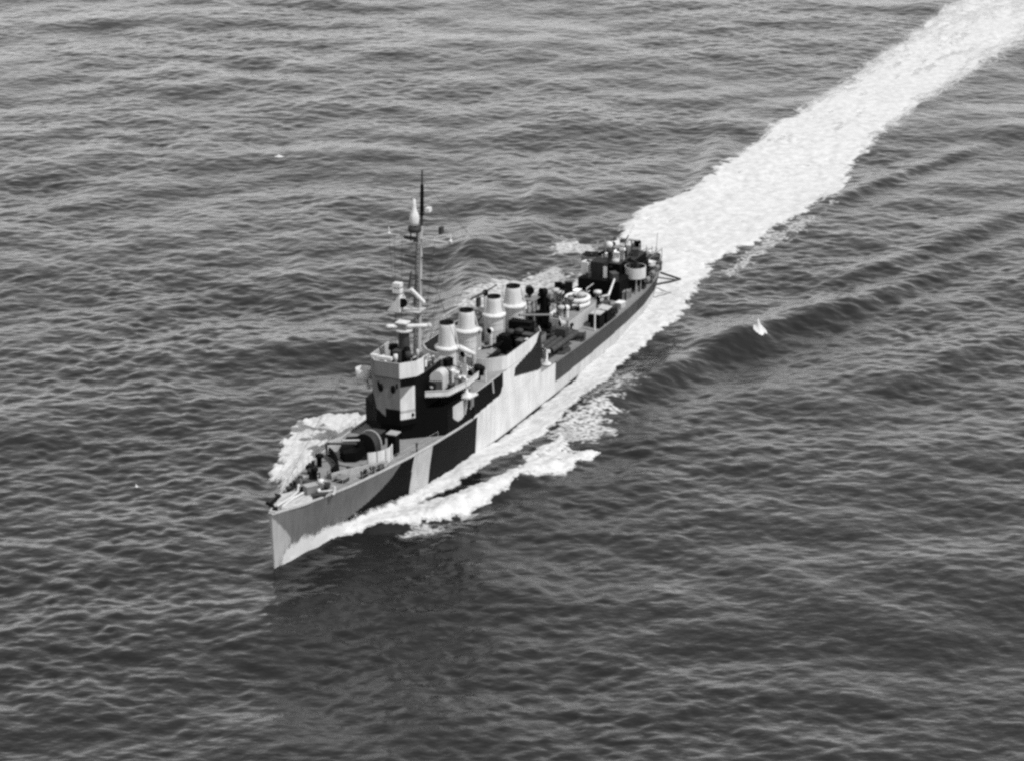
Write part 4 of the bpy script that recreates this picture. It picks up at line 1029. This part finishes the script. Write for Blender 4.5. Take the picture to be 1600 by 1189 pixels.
strew(10, 45.4, 49.5, 1.5, 4.2, ROOF + .05, (BLACK, BLACK, BLACK, DARK, DARK, MID)); strew(8, 43, 50, -4.0, -1.5, ROOF + .05, (BLACK, DARK, MID)); strew(10, 33.6, 39, 1.4, 3.4, ROOF, (DARK, LIGHT, WHITE, WHITE, BLACK)); strew(8, 26, 29.0, -2.0, 2.2, 10.75, (BLACK, DARK, LIGHT, WHITE))
strew(14, 30.8, 33.8, -1.9, 1.9, 8.95, (LIGHT, WHITE, WHITE, DARK, MID, BLACK)); strew(5, 27.2, 29.2, .8, 2.3, 10.78, (WHITE, LIGHT, DARK)); strew(7, 27.6, 33.5, 2.4, 4.2, 8.06, (LIGHT, WHITE, DARK)); strew(6, 8.5, 14.0, -1.6, 1.8, 4.95, (BLACK, DARK, MID)); strew(5, 5.6, 8.6, -1.4, 2.0, 5.2, (DARK, BLACK, MID, DARK))
strew(26, 58.0, 77.0, -3.6, 3.0, 3.1, DK + (BLACK, DARK)); strew(12, 63.6, 70.6, -1.8, 1.9, 4.85, DK); strew(10, 86.5, 92.0, -2.0, 2.2, 3.0, DK); strew(6, 43, 50, -1.2, 1.2, ROOF, (DARK, LIGHT, BLACK))
m = MB(); m.prism([(49.9, 1.0), (50.2, 3.3), (51.0, 3.5), (51.1, 1.0)], ROOF, 8.6, BLACK); m.build('canvas_screen', ship)
m = MB(); m.tube((51.3, 1.6, 8.9), (54.6, 3.6, 8.2), .14, .1, MID, 8); m.tube((52.9, 2.6, 8.5), (52.9, 2.6, 5.2), .1, .1, MID, 8); m.build('boom', ship)
# after deckhouse, black, with tubs on its roof
AH = [(77.2, 2.5), (87.0, 2.2), (87.0, -2.2), (77.2, -2.5)]
m = MB(); m.wall(AH, 2.6, 5.0, BLACK, .4, True); m.prism(AH, 4.97, 5.04, BLACK * 2); aft = m.build('after_deckhouse', ship, 'black deckhouse near the stern carrying guns')
m = MB()
fp = [(78.4, -1.5), (78.4, .1), (80.2, .1), (80.2, -1.5)]
m.prism(fp, 5.04, 6.7, DARK * .55); m.box(78.3, 78.4, .1, .5, 5.0, 6.3, WHITE); m.build('ammunition_hoist', aft)
m = MB(); ub = [(79.8, 1.5), (83.2, 1.5), (83.2, -1.9), (79.8, -1.9)]
m.wall(ub, 5.0, 6.3, BLACK, .4, True); m.prism(ub, 6.28, 6.34, DARK); m.build('upper_house', aft)
m = MB(); up = [(83.3, 1.9), (87.0, 1.9), (87.0, -2.0), (83.3, -2.0)]
m.wall(up, 5.0, 5.88, BLACK, .5, True); m.prism(up, 5.86, 5.92, DARK); m.build('gun_platform', aft)
strew(14, 79.9, 83.1, -1.8, 1.4, 6.34, (BLACK, BLACK, DARK, MID, WHITE)); strew(9, 83.4, 87.0, -1.9, 1.8, 5.9, (BLACK, BLACK, DARK, LIGHT)); strew(8, 84.5, 91, 1.4, 2.3, 2.85, (BLACK, DARK, LIGHT))
def tub(x, y, r, z0, z1, paint, lab=None, legs=True):
    m = MB(); m.lathe(x, y, [(r, z0), (r, z1)], paint, 28); m.lathe(x, y, [(0, z0 + .05), (r, z0)], BLACK, 28); m.lathe(x, y, [(r, z1), (r - .07, z1)], paint, 28); m.lathe(x, y, [(r - .07, z1), (r - .07, z0 + .1), (0, z0 + .12)], DARK, 28)
    t = m.build('gun_tub', ship, lab)
    if legs:
        for a in (.5, 2.6, 4.7):
            m = MB(); m.tube((x + r * .7 * math.cos(a), y + r * .7 * math.sin(a), z0 + .05), (x + r * .7 * math.cos(a), y + r * .55 * math.sin(a), 2.8), .1, .1, LIGHT * .7, 8); m.build('leg', t)
tub(81.4, 2.75, 1.2, 4.6, 5.85, LIGHT * 1.2, 'pale round gun tub on the near side of the after deckhouse')
tub(82.2, -2.9, 1.2, 4.7, 6.3, MID, 'grey round gun tub on the far side of the after deckhouse')  # grey tone has the shade on this side painted in
aa_gun(81.4, 2.75, 4.7, DARK, .7, True); aa_gun(82.2, -2.9, 4.85, DARK, -.3, True)
deck_gun(84.3, 0, 5.05, math.pi - .5, .4, 2.6, LIGHT * .8, 'stern_gun'); 
m = MB(); m.lathe(84.3, 0, [(1.9, 5.05), (1.9, 6.0), (1.83, 6.0), (1.83, 5.1)], [DARK] * 4, 26, R(-100), R(100)); m.build('splinter_plate', ship)
# roof gear: light frames, mast stub with white lamp
m = MB(); m.tube((80.6, -.1, 5.0), (80.6, -.1, 7.9), .1, .08, LIGHT, 8); m.ball((80.6, -.1, 8.2), .42, .42, .42, WHITE, 12, 8); m.ball((80.5, 0, 7.2), .3, .3, .3, LIGHT, 10, 6); m.build('lamp_post', ship)
m = MB(); m.path([(86.2, -.3, 5.0), (86.2, -.3, 7.3), (86.4, 1.0, 7.3), (86.4, 1.0, 5.0)], .14, LIGHT, 8); m.path([(86.3, .35, 7.3), (86.3, .35, 5.2)], .1, LIGHT, 6); m.box(86.1, 86.5, .45, .9, 5.6, 6.9, MID); m.build('stern_frame', ship)
m = MB(); m.box(82.4, 83.4, -.75, .2, 5.05, 7.0, BLACK); m.build('ready_locker', ship)
m = MB(); m.tube((85.0, .1, 7.3), (86.6, .5, 9.0), .13, .1, WHITE, 8); m.build('gun_barrel', ship)
for x, y, p in ((79.0, -2.2, WHITE), (79.2, -1.8, LIGHT)):
    m = MB(); m.box(x - .5, x + .4, y - .45, y + .45, 5.04, 6.5, p, .2); m.build('canvas_cover', ship)
# depth charge gear on the stern
def projector(x, y, paint):
    m = MB(); z = dz(x); m.box(x - .35, x + .35, y - .3, y + .3, z, z + .45, paint); s_ = 1 if y > 0 else -1
    m.tube((x, y, z + .35), (x, y + s_ * .45, z + .95), .18, .18, paint, 10); m.tube((x - .4, y + s_ * .5, z + 1.1), (x + .4, y + s_ * .5, z + 1.1), .28, .28, MID, 12); m.build('depth_charge_projector', ship)
for x in (83.0, 85.4, 87.6): projector(x, min(hbeam(x) - .6, 3.2), DARK); projector(x, -min(hbeam(x) - .6, 3.2), DARK)
m = MB()
for y in (1.0, -1.0):
    for e in (-.35, .35):
        m.path([(89.2, y + e, 3.3), (94.8, y * .6 + e * .6, 3.0)], .05, MID, 6); m.path([(89.2, y + e, 4.3), (94.6, y * .6 + e * .6, 3.9)], .05, MID, 6)
        for x in (89.2, 91, 92.8, 94.5): m.tube((x, y * (1 - .07 * (x - 89)) + e, 2.8), (x, y * (1 - .07 * (x - 89)) + e, 4.2), .04, .04, MID, 5)
m.build('depth_charge_rack', ship)
m = MB()
for y in (1.0, -1.0):
    for k in range(7): x = 89.6 + k * .68; yy = y * (1 - .075 * (x - 89)); m.tube((x, yy - .36, 3.62 - .03 * k), (x, yy + .36, 3.62 - .03 * k), .27, .27, DARK if k % 2 else BLACK, 12)
m.build('depth_charge', ship, None, 'stuff')
for x, y, lx, ly, h, p in ((88.2, 1.9, .45, .5, 1.5, LIGHT), (88.9, -1.9, .5, .5, 1.2, DARK), (88.4, .3, .5, .4, 1.7, BLACK), (89.9, 2.2, .35, .35, 1.0, DARK)):
    m = MB(); z = dz(x); m.box(x - lx, x + lx, y - ly, y + ly, z, z + h, p, .3); m.box(x - lx - .05, x + lx + .05, y - ly - .05, y + ly + .05, z + h, z + h + .06, p * 1.4, .3); m.build('deck_box', ship)
m = MB(); m.tube((95.0, 0, 2.9), (95.6, 0, 5.6), .06, .04, LIGHT, 6); m.build('ensign_staff', ship)
# propeller guards
for s_ in (1, -1):
    m = MB(); m.path([(86.4, s_ * 3.0, 2.2), (88.6, s_ * 4.4, 2.15), (90.2, s_ * 4.9, 2.05), (91.2, s_ * 2.1, 2.2)], .13, DARK, 8); m.tube((89.0, s_ * 2.5, 2.3), (89.6, s_ * 4.7, 2.1), .09, .09, DARK, 6); m.build('propeller_guard', ship)

# ------------------------------------------------------------------ loose things aboard
def raft(x, y, z, rx, ry, r, lab, grp, paint=WHITE):
    root = empty('life_raft'); root.matrix_world = SHIP_M @ Matrix.Translation((x, -y, z))
    root['label'] = lab; root['category'] = 'life raft'
    if grp: root['group'] = grp
    m = MB(); m.torus((0, 0, r), rx, ry, r, paint, 40, 12); m.build('float_ring', root)
    m = MB()
    for k in range(-3, 4): m.box(-rx * .9, rx * .9, k * ry / 4.4 - .06, k * ry / 4.4 + .06, .05, .09, MID)
    m.build('floor_grating', root)
    m = MB()
    for k in range(10):
        t = 2 * math.pi * k / 10; c, s_ = rx * math.cos(t), ry * math.sin(t)
        m.torus((c, s_, r), r * 1.06, r * 1.06, .03, LIGHT, 10, 5)
    m.build('lashing', root)
    return root
raft(68.5, .85, 4.80, 1.42, 1.3, .27, 'lower white oval life raft of the stack on the low deckhouse aft', None)
raft(68.6, .98, 5.36, 1.3, 1.18, .27, 'uppermost white oval life raft of the stack on the low deckhouse aft', None)
